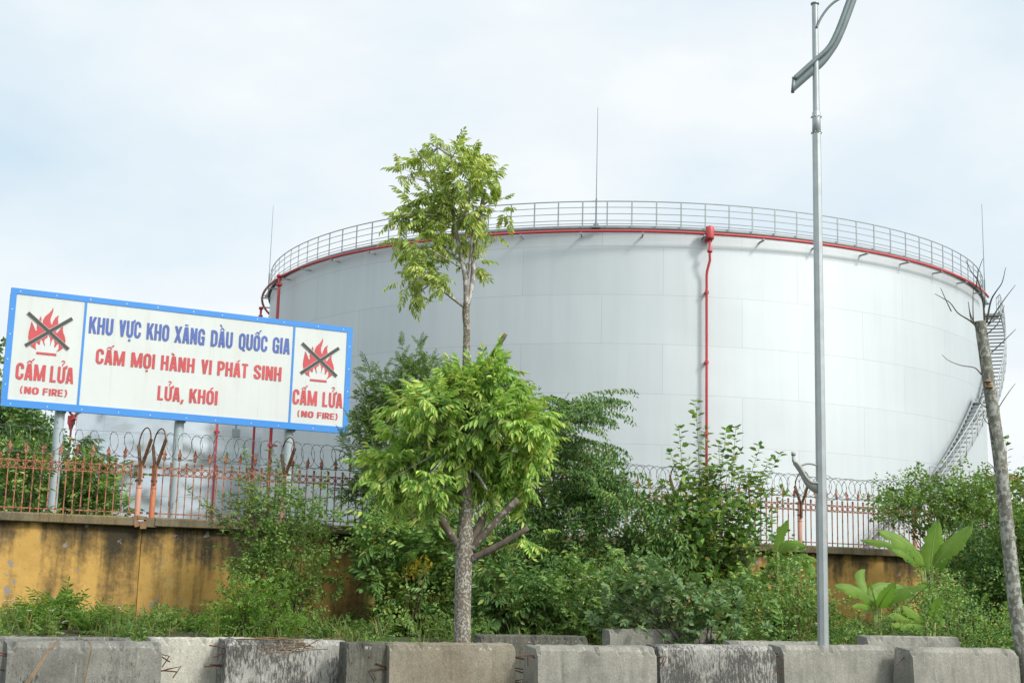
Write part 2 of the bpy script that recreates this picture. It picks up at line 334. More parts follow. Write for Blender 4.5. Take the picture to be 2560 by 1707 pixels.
q = NT('banana_leaf'); vb = q.coord((1, 1, 1), rnd=False); cbn = q.ramp(q.noise(vb, 2.5, 5), [(.3, (.10, .22, .022)), (.7, (.23, .38, .05))])
cbn = q.mix(q.ramp(q.noise(vb, 5, 6, .6), [(.66, 0.), (.72, .7)]), cbn, (.26, .20, .07)); q.bump(q.noise(vb, 30, 2), .4, .01)
q.color(cbn).set(Roughness=.55); trb = q.n('ShaderNodeBsdfTranslucent'); trb.inputs['Color'].default_value = (.22, .42, .05, 1)
mxb = q.n('ShaderNodeMixShader'); mxb.inputs[0].default_value = .4; q.l(q.p.outputs[0], mxb.inputs[1]); q.l(trb.outputs[0], mxb.inputs[2]); q.l(mxb.outputs[0], q.out.inputs[0]); M['banana'] = q.m
M['banana_stem'] = paint('banana_stalk', (.24, .30, .09), .6, 0, .2, 6)
# ------------------------------------------------------------------ the wall line
WA = R_(22.15); WD = np.array([math.cos(WA), math.sin(WA), 0]); WN = np.array([math.sin(WA), -math.cos(WA), 0]); W0 = np.array([-8.0, 30.0, 0])
UP = np.array([0, 0, 1.0]); WAX = np.stack([WD, -WN, UP])
def wp(u, off=0., z=0.): return W0+WD*u+WN*off+UP*z
def sm(a, b, x):
    t = np.clip((x-a)/(b-a), 0, 1); return t*t*(3-2*t)
def gz(x, y):
    d = (np.asarray(x)-W0[0])*WN[0]+(np.asarray(y)-W0[1])*WN[1]
    return .55*(1-sm(4.5, 11.0, d))
# ------------------------------------------------------------------ ground
def axis(a, b, fine, far): return np.concatenate([-np.geomspace(far, -a, 14)[:-1] if a < 0 else np.array([]), np.arange(a, b, fine), np.geomspace(b, far, 14)])
gx = axis(-30, 36, .8, 1500); gy = np.concatenate([-np.geomspace(1500, 2, 12), np.arange(0, 44, .5), np.geomspace(44, 1800, 14)])
GX, GY = np.meshgrid(gx, gy); rg = np.random.default_rng(4)
GZ = gz(GX, GY)+rg.normal(0, .02, GX.shape)*((GX > -30) & (GX < 36) & (GY > 0) & (GY < 44))
nx, ny = len(gx), len(gy); ii, jj = np.meshgrid(np.arange(nx-1), np.arange(ny-1)); a0 = (jj*nx+ii).ravel()
gm = MB(); gm.add(np.stack([GX, GY, GZ], -1).reshape(-1, 3), np.stack([a0, a0+1, a0+nx+1, a0+nx], 1)); tag(gm.build('ground', M['ground'], smooth=True), kind='structure')
# ------------------------------------------------------------------ big storage tank
def tp(phi, r, z):
    a = R_(phi); return np.array([TX+r*math.sin(a), TY-r*math.cos(a), z])
def ring(r, z, step=2., a0=-180., a1=180.):
    return np.array([tp(a, r, z) for a in np.arange(a0, a1+1e-6, step)])
tank = thing('storage_tank', (TX, TY, .5), 'huge silver cylindrical storage tank with red fire pipes and rooftop railing', 'storage tank')
m = MB(); m.lathe((TX, TY, 0), [(TR, .5), (TR, 4), (TR, 8), (TR, 12), (TR, TZ-.02)], 240); m.build('shell', M['tank'], tank, True)
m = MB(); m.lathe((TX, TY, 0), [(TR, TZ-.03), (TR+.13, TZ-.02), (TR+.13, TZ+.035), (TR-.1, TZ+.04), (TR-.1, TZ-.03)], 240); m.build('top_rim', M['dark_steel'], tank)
m = MB(); m.lathe((TX, TY, 0), [(TR-.1, TZ+.0), (9, TZ+.55), (.01, TZ+.95)], 120); m.build('roof', M['tank'], tank, True)
m = MB()
for h, r in ((1.16, .026), (.90, .016), (.62, .016), (.335, .016), (.19, .016)):
    m.tube(ring(TR+.03, TZ+.04+h, 1.5, -180, 178.5), r, 6, closed=True)
rail = m.build('railing', M['rail_steel'], tank)
first = None
for k in range(-49, 50):
    a = k*3.09; P = tp(a, TR+.05, TZ+.62); ar = R_(a); ax = np.array([[math.cos(ar), math.sin(ar), 0], [math.sin(ar), -math.cos(ar), 0], [0, 0, 1]])
    pm = MB().box(P, (.055, .03, 1.16), ax); pm.build('railing_post', M['rail_steel'], rail)
m = MB()
for k in range(120):
    a = k*3.0; ar = R_(a); ax = np.array([[math.cos(ar), math.sin(ar), 0], [math.sin(ar), -math.cos(ar), 0], [0, 0, 1]])
    m.box(tp(a, TR-.03, TZ+.10), (1.0, .01, .13), ax)
m.build('toe_board', M['stair_steel'], rail)
# ring pipe with brackets
RZ = TZ-.185
m = MB(); m.tube(ring(TR+.42, RZ, 1.5, -118, 63.5), .062, 10); rp = m.build('ring_pipe', M['red_pipe'], tank, True)
for a in list(np.arange(-115, 64, 7.55)):
    ar = R_(a); ax = np.array([[math.cos(ar), math.sin(ar), 0], [math.sin(ar), -math.cos(ar), 0], [0, 0, 1]])
    b = MB().box(tp(a, TR+.26, RZ-.12), (.06, .50, .06), ax); b.box(tp(a, TR+.43, RZ-.075), (.07, .05, .10), ax)
    b.build('pipe_bracket', M['rail_steel'], rp)
# pressure pot and middle riser
PA = 6.45
pot = MB(); pot.lathe(tp(PA, TR+.44, 0), [(.01, RZ-.24), (.17, RZ-.24), (.18, RZ-.18), (.18, RZ+.24), (.15, RZ+.30), (.05, RZ+.32), (.01, RZ+.36)], 20)
pot.box(tp(PA, TR+.25, RZ-.12), (.28, .30, .34)); fp = pot.build('foam_chamber', M['red_pipe'], rp, True)
m = MB(); pr = [(TR+.44, PA, RZ-.22), (TR+.44, PA, RZ-.95), (TR+.42, PA+.04, RZ-1.12), (TR+.25, PA-.18, RZ-1.55), (TR+.22, PA-.22, RZ-1.75), (TR+.22, PA-.2, RZ-6), (TR+.22, PA-.2, .5)]
m.tube([tp(a, r, z) for r, a, z in pr], .056, 10)
m.lathe(tp(PA, TR+.44, 0), [(.05, RZ-.80), (.11, RZ-.80), (.11, RZ-.70), (.05, RZ-.70)], 14)
dp = m.build('riser_pipe', M['red_pipe'], tank, True)
for z in np.arange(RZ-2.45, 1, -2.93):
    b = MB().box(tp(PA-.2, TR+.14, z), (.16, .30, .05)); b.lathe(tp(PA-.2, TR+.22, 0), [(.055, z-.06), (.085, z-.06), (.085, z+.06), (.055, z+.06)], 12); b.build('pipe_clamp', M['red_pipe'], dp)
# left risers
for a, z0, rr in ((-62.0, RZ, .075), (-73.5, RZ-.9, .06)):
    m = MB(); m.tube([tp(a, TR+.55, z0), tp(a, TR+.55, z0-1.2), tp(a, TR+.5, .5)], rr, 10)
    for zz in (z0-.02, z0-.45): m.lathe(tp(a, TR+.55, 0), [(rr, zz-.06), (rr*1.9, zz-.06), (rr*1.9, zz+.06), (rr, zz+.06)], 14)
    d2 = m.build('riser_pipe', M['red_pipe'], tank, True)
    for z in np.arange(z0-2.5, 1, -2.9): MB().box(tp(a, TR+.3, z), (.16, .5, .06)).lathe(tp(a, TR+.54, 0), [(rr, z-.07), (rr*1.8, z-.07), (rr*1.8, z+.07), (rr, z+.07)], 12).build('pipe_clamp', M['red_pipe'], d2)
# lightning rods
for a, h in ((-7.55, 5.3), (71.5, 5.3), (-80.5, 5.0)):
    m = MB(); m.tube([tp(a, TR+.12, TZ+.05), tp(a, TR+.12, TZ+1.3)], .035, 8); m.tube([tp(a, TR+.12, TZ+1.3), tp(a, TR+.12, TZ+h*.55), tp(a, TR+.12, TZ+h)], [.022, .017, .011], 6)
    m.box(tp(a, TR+.12, TZ+.03), (.36, .3, .05)); ar = R_(a)
    for s_ in (-1, 1): m.prism([tp(a, TR+.12, TZ+.05)+np.array([s_*.04, 0, 0]), tp(a, TR+.12, TZ+.05)+np.array([s_*.17, 0, 0]), tp(a, TR+.12, TZ+.27)+np.array([s_*.04, 0, 0])], (0, -.01, 0), (0, .01, 0))
    m.build('lightning_rod', M['galv_dark'], tank)
# helical staircase
def stair_z(phi):       # walking level along the shell
    pts = [(16.5, .5), (36.8, 6.14), (39.0, 6.14), (55.3, 10.75), (57.6, 10.75), (78.4, TZ+.02), (82, TZ+.02)]
    return float(np.interp(phi, [p[0] for p in pts], [p[1] for p in pts]))
SR0, SR1 = TR+.16, TR+1.02
m = MB()
for r in (SR0, SR1):
    for dz in np.linspace(-.12, .12, 2):
        m.tube([tp(a, r, stair_z(a)+dz) for a in np.arange(16.5, 82.01, .75)], .03, 4)
    P = [tp(a, r, stair_z(a)) for a in np.arange(16.5, 82.01, .75)]
    n_ = len(P); Vv = np.array([[p+np.array([0, 0, -.12]), p+np.array([0, 0, .12])] for p in P]).reshape(-1, 3)
    m.add(Vv, np.array([[2*i, 2*i+2, 2*i+3, 2*i+1] for i in range(n_-1)]))
st = m.build('staircase', M['stair_steel'], tank)
zz = .75; nst = 0
for a in np.arange(16.5, 80, .01):
    z = stair_z(a)
    if z >= zz-.001:
        zz += .235; nst += 1; ar = R_(a); ax = np.array([[math.cos(ar), math.sin(ar), 0], [math.sin(ar), -math.cos(ar), 0], [0, 0, 1]])
        MB().box(tp(a, (SR0+SR1)/2, z+.02), (.25, SR1-SR0-.02, .04), ax).build('tread', M['stair_steel'], st)
for a0_, a1_ in ((36.6, 39.2), (55.1, 57.8), (78.2, 82)):
    lm_ = MB(); P0 = [tp(a, SR0, stair_z(a)+.01) for a in np.linspace(a0_, a1_, 5)]; P1 = [tp(a, SR1, stair_z(a)+.01) for a in np.linspace(a0_, a1_, 5)]
    for i in range(4): lm_.prism([P0[i], P0[i+1], P1[i+1], P1[i]], (0, 0, -.06), (0, 0, 0))
    lm_.tube([tp((a0_+a1_)/2, TR, stair_z(a0_)-.85), tp((a0_+a1_)/2, SR1-.05, stair_z(a0_)-.08)], .04, 5)
    lm_.build('landing', M['rail_steel'], st)
m = MB()
for h in (1.02, .66, .34): m.tube([tp(a, SR1+.03, stair_z(a)+h) for a in np.arange(16.5, 82.01, .75)], .027 if h > 1 else .019, 5)
hr = m.build('handrail', M['stair_steel'], st)
for a in np.arange(18, 82, 1.72): MB().tube([tp(a, SR1+.03, stair_z(a)-.1), tp(a, SR1+.03, stair_z(a)+1.02)], .024, 5).build('baluster', M['stair_steel'], hr)
# ------------------------------------------------------------------ small dented tank behind the sign
X2, Y2, R2, Z2 = -21.3, 97.0, 8.9, 12.55
t2 = thing('small_tank', (X2, Y2, .5), 'smaller dented silver tank seen between fence and billboard', 'storage tank')
m = MB(); m.lathe((X2, Y2, 0), [(R2, .5), (R2, 5), (R2, 9), (R2, Z2)], 160); m.build('shell', M['tank2'], t2, True)
m = MB(); m.lathe((X2, Y2, 0), [(R2+.02, Z2-.14), (R2+.14, Z2-.12), (R2+.14, Z2+.04), (R2*.5, Z2+.5), (.01, Z2+.8)], 120); m.build('roof', M['tank2'], t2, True)
def t2p(phi, r, z):
    a = R_(phi); return np.array([X2+r*math.sin(a), Y2-r*math.cos(a), z])
m = MB()
for h in (.62, 1.15): m.tube([t2p(a, R2-.1, Z2+h) for a in np.arange(-100, 40, 4)], .045, 6)
m.tube([t2p(a, R2+.45, Z2+.12) for a in np.arange(-100, 50, 4)], .09, 8)
r2 = m.build('railing', M['red_pipe'], t2)
for a in np.arange(-100, 40, 12.5): MB().tube([t2p(a, R2-.1, Z2), t2p(a, R2-.1, Z2+1.15)], .045, 5).build('railing_post', M['red_pipe'], r2)
for a, w in ((-83, .07), (16, .065), (-92, .05)):
    m = MB(); m.tube([t2p(a, R2+.45, Z2+.1), t2p(a, R2+.45, .5)], w, 8)
    for z in (Z2-.2, Z2-1.6, Z2-4.5, Z2-8): m.box(t2p(a, R2+.25, z), (.3, .45, .09))
    m.build('riser_pipe', M['red_pipe'], t2)
MB().box(t2p(-84, R2+.5, Z2-.25), (.42, .4, .6)).lathe(t2p(-84, R2+.5, 0), [(.01, Z2-.95), (.09, Z2-.95), (.2, Z2-.58)], 12).build('foam_chamber', M['red_pipe'], t2)
MB().box(t2p(24, R2+.06, Z2-1.6), (.5, .12, .5)).box(t2p(24, R2+.04, Z2-.8), (.08, .08, 1.2)).build('level_gauge', M['galv_dark'], t2)
MB().box(t2p(-45, R2+.0, Z2+.45), (.25, .2, .35)).build('valve_box', M['yellow'], t2)
# ------------------------------------------------------------------ billboard
SA = R_(28.0); SDv = np.array([math.cos(SA), math.sin(SA), 0]); SNv = np.array([math.sin(SA), -math.cos(SA), 0]); SAX = np.stack([SDv, -SNv, UP])
SK = 31/33.0
SP0 = CAM+np.array([-12.26, 33.0, 3.994])*SK; SLEN = 8.93*SK; SHT = 2.915*SK
def sg(px, py):
    d = ray(px, py); t = ((SP0-CAM)@SNv)/(d@SNv); X = CAM+d*t-SP0; return np.array([X@SDv, X[2]])
def sp(u, v, off=0.): return SP0+SDv*u+UP*v+SNv*off
sign = thing('billboard', (SP0[0]+SDv[0]*SLEN/2, SP0[1]+SDv[1]*SLEN/2, .5), 'white no-fire warning billboard with blue border on grey posts above the wall', 'billboard')
MB().box(sp(SLEN/2, SHT/2, -.05), (SLEN-.02, .09, SHT-.02), SAX).build('panel', M['sign_white'], sign)
BW = .145*SK*.98
m = MB()
m.box(sp(SLEN/2, SHT-BW/2, -.045), (SLEN, .112, BW), SAX); m.box(sp(SLEN/2, BW*.62, -.045), (SLEN, .112, BW*1.24), SAX)
for u in (BW*.45, SLEN-BW*.55): m.box(sp(u, SHT/2+BW*.12, -.0452), (BW if u < 1 else BW*1.1, .1116, SHT-2.24*BW-.002), SAX)
c1 = lambda x, y: (x/2.6133, 680+y/2.6133)
for (xa, ya), (xb, yb) in (((566, 195), (507, 875)), ((1925, 345), (1890, 990))):
    u = (sg(*c1(xa, ya))[0]+sg(*c1(xb, yb))[0])/2; m.box(sp(u, SHT/2+BW*.12, -.002), (.05, .02, SHT-2.24*BW-.003), SAX)
fr = m.build('frame', M['sign_blue'], sign)
m = MB()
for i in range(11):
    for v in (BW*.5, SHT-BW*.5): m.box(sp(.2+i*(SLEN-.4)/10+.06*math.sin(i*3), v, .013), (.022, .008, .022), SAX)
for v in np.linspace(.5, SHT-.5, 4):
    for u in (BW*.4, SLEN-BW*.5): m.box(sp(u, v, .013), (.022, .008, .022), SAX)
m.build('rivets', M['screw'], fr)
m = MB()
for u in np.linspace(SLEN/7, SLEN*6/7, 6): m.box(sp(u, SHT/2+.02, -.0045), (.006, .003, SHT-.4), SAX)
m.build('panel_joint', paint('panel_joint_grey', (.62, .64, .62), .6), sign)
# glyphs: strokes in a cell one unit high
ST = .165
class Gl:
    def __init__(s): s.q = []        # list of quads strips: (pts left, pts right)
    def line(s, pts, w=ST, closed=False):
        P = [pts[0]]
        for p_ in pts[1:]:
            if math.hypot(p_[0]-P[-1][0], p_[1]-P[-1][1]) > 1e-4: P.append(p_)
        P = np.asarray(P, float); n = len(P); Lp, Rp = [], []
        for i in range(n):
            a = P[i-1] if (i > 0 or closed) else None; c = P[(i+1) % n] if (i < n-1 or closed) else None
            d1 = None if a is None else (P[i]-a)/np.linalg.norm(P[i]-a); d2 = None if c is None else (c-P[i])/np.linalg.norm(c-P[i])
            if d1 is None: d1 = d2
            if d2 is None: d2 = d1
            n1 = np.array([-d1[1], d1[0]]); n2 = np.array([-d2[1], d2[0]]); mm = n1+n2; mm /= np.linalg.norm(mm); k = 1/max(.5, mm@n1)
            Lp.append(P[i]+mm*k*w/2); Rp.append(P[i]-mm*k*w/2)
        if closed: Lp.append(Lp[0]); Rp.append(Rp[0])
        s.q.append((np.array(Lp), np.array(Rp))); return s
    def diag(s, x0, y0, x1, y1, w=ST*1.03):
        s.q.append((np.array([[x0-w/2, y0], [x1-w/2, y1]]), np.array([[x0+w/2, y0], [x1+w/2, y1]]))); return s
def arc(cx, cy, rx, ry, a, b, n=10): return [(cx+rx*math.cos(R_(t)), cy+ry*math.sin(R_(t))) for t in np.linspace(a, b, n)]
def glyph(ch, w=.46):
    g = Gl(); h = ST/2; l, r = h, w-h; c = w/2; rx = (r-l)/2; ry = min(.2, rx*1.25); sv = ST*.86; hv = sv/2
    base = {'Ự': 'U', 'Ă': 'A', 'Ầ': 'A', 'Ố': 'O', 'Ấ': 'A', 'Ọ': 'O', 'À': 'A', 'Á': 'A', 'Ử': 'U', 'Ó': 'O'}.get(ch, ch)
    if base == 'H': g.line([(l, 0), (l, 1)]).line([(r, 0), (r, 1)]).line([(l, .5), (r, .5)], sv)
    elif base == 'K': g.line([(l, 0), (l, 1)]).diag(l+.06, .36, r+.0, 1, ST*1.1).diag(r+.015, 0, l+.14, .60, ST*1.1)
    elif base == 'U': g.line([(l, 1), (l, ry+hv)]+arc(c, ry+hv, rx, ry, 180, 360)+[(r, 1)])
    elif base == 'V': g.diag(h, 1, c, 0).diag(w-h, 1, c, 0)
    elif base == 'O' or base == 'Q':
        g.line(arc(c, 1-ry-hv, rx, ry, 0, 180)+arc(c, ry+hv, rx, ry, 180, 360), closed=True)
        if base == 'Q': g.diag(c+.03, .12, w-.06, -.1, ST)
    elif base == 'C' or base == 'G':
        P = [(r, .66), (r, 1-ry-hv)]+arc(c, 1-ry-hv, rx, ry, 0, 180)+arc(c, ry+hv, rx, ry, 180, 360)+[(r, .36 if base == 'C' else .5)]
        g.line(P)
        if base == 'G': g.line([(r, 0), (r, .5)], ST*.8).line([(c, .47), (w, .47)], sv)
    elif base == 'X': g.diag(h, 0, w-h, 1).diag(w-h, 0, h, 1)
    elif base == 'A': g.diag(h*.95, 0, c-.035, 1).diag(w-h*.95, 0, c+.035, 1).line([(l+.06, .24), (r-.06, .24)], sv)
    elif base == 'N': g.line([(l, 0), (l, 1)]).line([(r, 0), (r, 1)]).diag(l, 1, r, 0, ST)
    elif base == 'D': g.line([(l, hv), (c-.07, hv)]+arc(c-.04, hv+ry, r-c+.04, ry, -90, 0)+arc(c-.04, 1-ry-hv, r-c+.04, ry, 0, 90)+[(l, 1-hv)]).line([(l, 0), (l, 1)])
    elif base == 'P' or base == 'R':
        rr = .15; g.line([(l, 1-hv), (c-.04, 1-hv)]+arc(c-.02, 1-hv-rr, r-c+.02, rr, 90, 0, 6)+arc(c-.02, .45+rr, r-c+.02, rr, 0, -90, 6)+[(l, .45)]).line([(l, 0), (l, 1)])
        if base == 'R': g.diag(c, .48, w-h, 0, ST*1.1)
    elif base == 'I': g.line([(c, 0), (c, 1)])
    elif base == 'M': g.line([(l, 0), (l, 1)]).line([(r, 0), (r, 1)]).diag(l+.03, 1, c, .02, ST*.95).diag(r-.03, 1, c, .02, ST*.95)
    elif base == 'T': g.line([(c, 0), (c, 1)]).line([(0, 1-hv), (w, 1-hv)], sv)
    elif base == 'L': g.line([(l, 0), (l, 1)]).line([(l, hv), (w-.03, hv)], sv)
    elif base == 'E' or base == 'F':
        g.line([(l, 0), (l, 1)]).line([(l, 1-hv), (w-.02, 1-hv)], sv).line([(l, .52), (w-.05, .52)], sv)
        if base == 'E': g.line([(l, hv), (w-.01, hv)], sv)
    elif base == 'S':
        g.line([(r, .68)]+arc(c, 1-hv-ry, rx, ry, 0, 180, 9)+[(l+.02, .64), (c, .5), (r-.02, .36)]+arc(c, hv+ry, rx, ry, 0, -180, 9)+[(l, .32)])
    elif base == ',': g.diag(c+.03, .17, c-.06, -.13, ST*.9)
    elif base == '(': g.line(arc(c+.30, .5, .30, .72, 130, 230, 9), ST*.7)
    elif base == ')': g.line(arc(c-.30, .5, .30, .72, 50, -50, 9), ST*.7)
    if ch in 'ỰỬ': g.line([(r-.02, .95), (r+.12, .955), (r+.15, 1.09)], ST*.72)
    if ch in 'ỰỌ': g.line([(c-.075, -.17), (c+.075, -.17)], .13)
    if ch == 'Ă': g.line(arc(c, 1.19, .1, .09, 190, 350, 8), .075)
    if ch in 'ẦỐẤ': g.diag(c-.13, 1.05, c-.015, 1.20, .10).diag(c+.13, 1.05, c+.015, 1.20, .10)
    if ch == 'Ầ': g.diag(c-.16, 1.40, c-.05, 1.25, .11)
    if ch in 'ỐẤ': g.diag(c+.14, 1.19, c+.25, 1.33, .11)
    if ch == 'À': g.diag(c-.12, 1.22, c+.0, 1.06, .13)
    if ch in 'ÁÓ': g.diag(c+.0, 1.07, c+.13, 1.21, .13)
    if ch == 'Ử': g.line(arc(c+.05, 1.29, .085, .08, 170, -40, 9)+[(c+.05, 1.17), (c+.02, 1.06)], .065)
    return g
WID = {'M': .68, 'I': ST+.0, 'L': .40, ',': .2, '(': .22, ')': .22, 'T': .42, 'V': .46, 'X': .50}
zcount = [0]
def put_word(mb, word, u0, u1, v0, v1, gap=.065, wide=1.0):
    ws = [WID.get({'Ọ': 'O', 'Ấ': 'A'}.get(c, c), .47)*(1 if c not in '()' else 1) for c in word]; tot = sum(ws)+gap*(len(word)-1); sx = (u1-u0)/tot; x = 0
    for chx, w in zip(word, ws):
        for Lp, Rp in glyph(chx, w).q:
            off = .004+.0006*(zcount[0] % 12); zcount[0] += 1
            n_ = len(Lp); VV = [sp(u0+(x+p[0])*sx, v0+p[1]*(v1-v0), off) for p in Lp]+[sp(u0+(x+p[0])*sx, v0+p[1]*(v1-v0), off) for p in Rp]
            mb.add(VV, np.array([[i, i+1, n_+i+1, n_+i] for i in range(n_-1)]))
        x += w+gap
def text_line(mb, words, base, topp, fy=None):
    """words: (text, x0, x1) in crop px; base/top: two crop points each"""
    vb = np.mean([sg(*c1(*p))[1] for p in base]); vt = np.mean([sg(*c1(*p))[1] for p in topp])
    (xa, ya), (xb, yb) = base; (xc, yc), (xd, yd) = topp
    for wd, x0, x1 in words:
        yb0 = np.interp(x0, (xa, xb), (ya, yb)); y1m = np.interp(x1, (xa, xb), (ya, yb)); yt1 = np.interp(x1, (xc, xd), (yc, yd)); yt0 = np.interp(x0, (xc, xd), (yc, yd))
        u0 = sg(*c1(x0, (yb0*.75+yt0*.25)))[0]; u1 = sg(*c1(x1, (y1m*.6+yt1*.4)))[0]; put_word(mb, wd, u0, u1, vb, vt)
mb = MB(); text_line(mb, [('KHU', 580, 739), ('VỰC', 777, 921), ('KHO', 957, 1105), ('XĂNG', 1139, 1338), ('DẦU', 1377, 1520), ('QUỐC', 1560, 1747), ('GIA', 1781, 1894)], ((578, 402), (1890, 535)), ((590, 292), (1880, 432)))
mb.build('blue_lettering', M['letter_blue'], sign)
mr = MB(); text_line(mr, [('CẤM', 625, 815), ('MỌI', 855, 1012), ('HÀNH', 1050, 1271), ('VI', 1313, 1383), ('PHÁT', 1420, 1619), ('SINH', 1657, 1838)], ((680, 604), (1830, 711)), ((690, 507), (1830, 620))); mr.build('red_lettering', M['letter_red'], sign)
mr = MB(); text_line(mr, [('LỬA,', 1028, 1202), ('KHÓI', 1236, 1421)], ((1030, 836), (1420, 867)), ((1035, 742), (1420, 776))); mr.build('red_lettering', M['letter_red'], sign)
mr = MB(); text_line(mr, [('CẤM', 101, 296), ('LỬA', 326, 480)], ((160, 702), (476, 732)), ((180, 597), (470, 625))); mr.build('red_lettering', M['letter_red'], sign)
mr = MB(); text_line(mr, [('(', 126, 144), ('NO', 157, 253), ('FIRE', 279, 412), (')', 424, 443)], ((160, 793), (412, 812)), ((165, 750), (412, 766))); mr.build('red_lettering', M['letter_red'], sign)
mr = MB(); text_line(mr, [('CẤM', 1911, 2071), ('LỬA', 2106, 2237)], ((1960, 866), (2235, 888)), ((1965, 768), (2225, 793))); mr.build('red_lettering', M['letter_red'], sign)
mr = MB(); text_line(mr, [('(', 1940, 1954), ('NO', 1967, 2048), ('FIRE', 2071, 2185), (')', 2194, 2209)], ((1970, 946), (2185, 962)), ((1972, 906), (2185, 922))); mr.build('red_lettering', M['letter_red'], sign)
cA = lambda x, y: (20+x/5.805, 740+y/5.805)
FL = [(415,780),(340,735),(305,670),(295,590),(303,520),(325,440),(343,365),(365,410),(385,460),(400,500),(422,500),(420,460),(422,405),(450,350),(475,290),(487,330),(482,370),(484,398),(503,412),(510,350),(540,295),(600,245),(640,200),(658,162),(660,210),(640,270),(620,320),(615,360),(625,400),(638,425),(655,370),(690,310),(742,275),(725,330),(728,380),(735,410),(730,440),(715,480),(692,535),(715,530),(750,490),(780,450),(803,437),(795,490),(805,540),(825,590),(835,650),(825,710),(790,765),(740,795),(700,815),(735,765),(740,725),(735,685),(710,705),(685,742),(670,740),(680,690),(672,640),(665,610),(640,640),(625,680),(613,718),(608,718),(618,670),(615,620),(600,575),(580,565),(575,600),(535,625),(525,660),(540,730),(520,700),(505,650),(478,622),(470,660),(462,705),(445,700),(415,668),(402,700),(400,755)]
tipL = sg(*cA(658, 162)); tipR = sg(*c1(2110, 430))
from mathutils.geometry import tessellate_polygon
for dlt in (np.zeros(2), tipR-tipL):
    pts = np.array([sg(*cA(*p)) for p in FL])+dlt; fm = MB()
    tri = tessellate_polygon([[Vector((p[0], p[1], 0)) for p in pts]])
    fm.add([sp(p[0], p[1], .004) for p in pts], np.array([list(t) for t in tri]))
    bar = np.array([sg(*cA(*p)) for p in ((413, 805), (703, 838), (700, 872), (411, 840))])+dlt; bv = [bar[:, 1].min()+.02, bar[:, 1].max()-.02]
    fm.add([sp(bar[:, 0].min(), bar[:2, 1].mean(), .004), sp(bar[:, 0].max(), bar[:2, 1].mean(), .004), sp(bar[:, 0].max(), bar[2:, 1].mean(), .004), sp(bar[:, 0].min(), bar[2:, 1].mean(), .004)], [(0, 1, 2, 3)])
    fo = fm.build('flame_symbol', M['letter_red'], sign)
    for nm_, mt, wd, o0 in (('cross_outline', 'halo', .098, .008), ('cross', 'cross_grey', .080, .012)):
        cm = MB()
        for i, (a, b) in enumerate((((290, 243), (877, 775)), ((253, 718), (932, 327)))):
            A_, B_ = sg(*cA(*a))+dlt, sg(*cA(*b))+dlt; d = (B_-A_)/np.linalg.norm(B_-A_); nn = np.array([-d[1], d[0]])*wd/2
            cm.add([sp(*(p), o0+i*.0015) for p in (A_+nn, B_+nn, B_-nn, A_-nn)], [(0, 1, 2, 3)])
        cm.build(nm_, M[mt], fo)
for px, py in ((155, 1030), (455.4, 1055), (731, 1080)):
    u = sg(px, py)[0]; P = sp(u, 0, -.26); m = MB(); m.lathe((P[0], P[1], 0), [(.115, .3), (.115, SP0[2]+.02)], 20)
    m.box(sp(u, .04, -.19)+np.array([0, 0, -.06]), (.22, .2, .04), SAX); m.box(sp(u+.03, SHT*.5, -.2), (.12, .12, SHT*.85), SAX)
    m.build('post', M['post_paint'], sign, True)
# ------------------------------------------------------------------ boundary wall, two lengths meeting at a cracked joint
CT, CB = 1.305+CAMZ, 1.105+CAMZ
for nm_, u0, u1, lab in (('boundary_wall', -9.0, .13, 'mustard yellow wall length below the billboard, left of the crack'), ('boundary_wall', .142, 34., 'mustard yellow wall length right of the crack, running behind the shrubs')):
    wl = thing(nm_, tuple(wp((u0+u1)/2, 0, .5)), lab, 'wall', 'lengths of the yellow boundary wall')
    MB().box(wp((u0+u1)/2, -.15, (CB+.1)/2), (u1-u0, .26, CB-.1), WAX).build('masonry', M['wall'], wl)
    m = MB(); ca, cb = (u0, u1-.12) if u1 < 1 else (u0+.24, u1)
    sec = [(.12, CB+.002), (.15, CB+.02), (.15, CT-.03), (.13, CT), (-.42, CT), (-.42, CB+.002)]
    nseg = max(2, int((cb-ca)/1.5)); us = np.linspace(ca, cb, nseg+1); rr = np.random.default_rng(7)
    for i in range(nseg):
        e = rr.normal(0, .006); m.prism([wp(us[i], o_, z_+e) for o_, z_ in sec], (0, 0, 0), WD*(us[i+1]-us[i]-.004))
    m.build('coping', M['coping'], wl)
    if u1 < 1:
        m = MB()
        for i, (u, z, sx, sz, t) in enumerate(((-.02, CT-.10, .10, .24, .25), (.12, CT-.14, .14, .09, .1), (.10, CT-.02, .2, .07, -.1), (.13, CT-.22, .13, .07, .05))):
            c_, s_ = math.cos(t), math.sin(t); ax = np.stack([WD*c_+UP*s_, -WN, -WD*s_+UP*c_]); m.box(wp(u, .05+.01*i, z), (sx, .22, sz), ax)
        m.build('broken_bricks', M['brick'], wl)
    else:
        MB().box(wp(.30, -.05, CT-.11), (.22, .36, .20), WAX).build('pier_stub', M['coping'], wl)
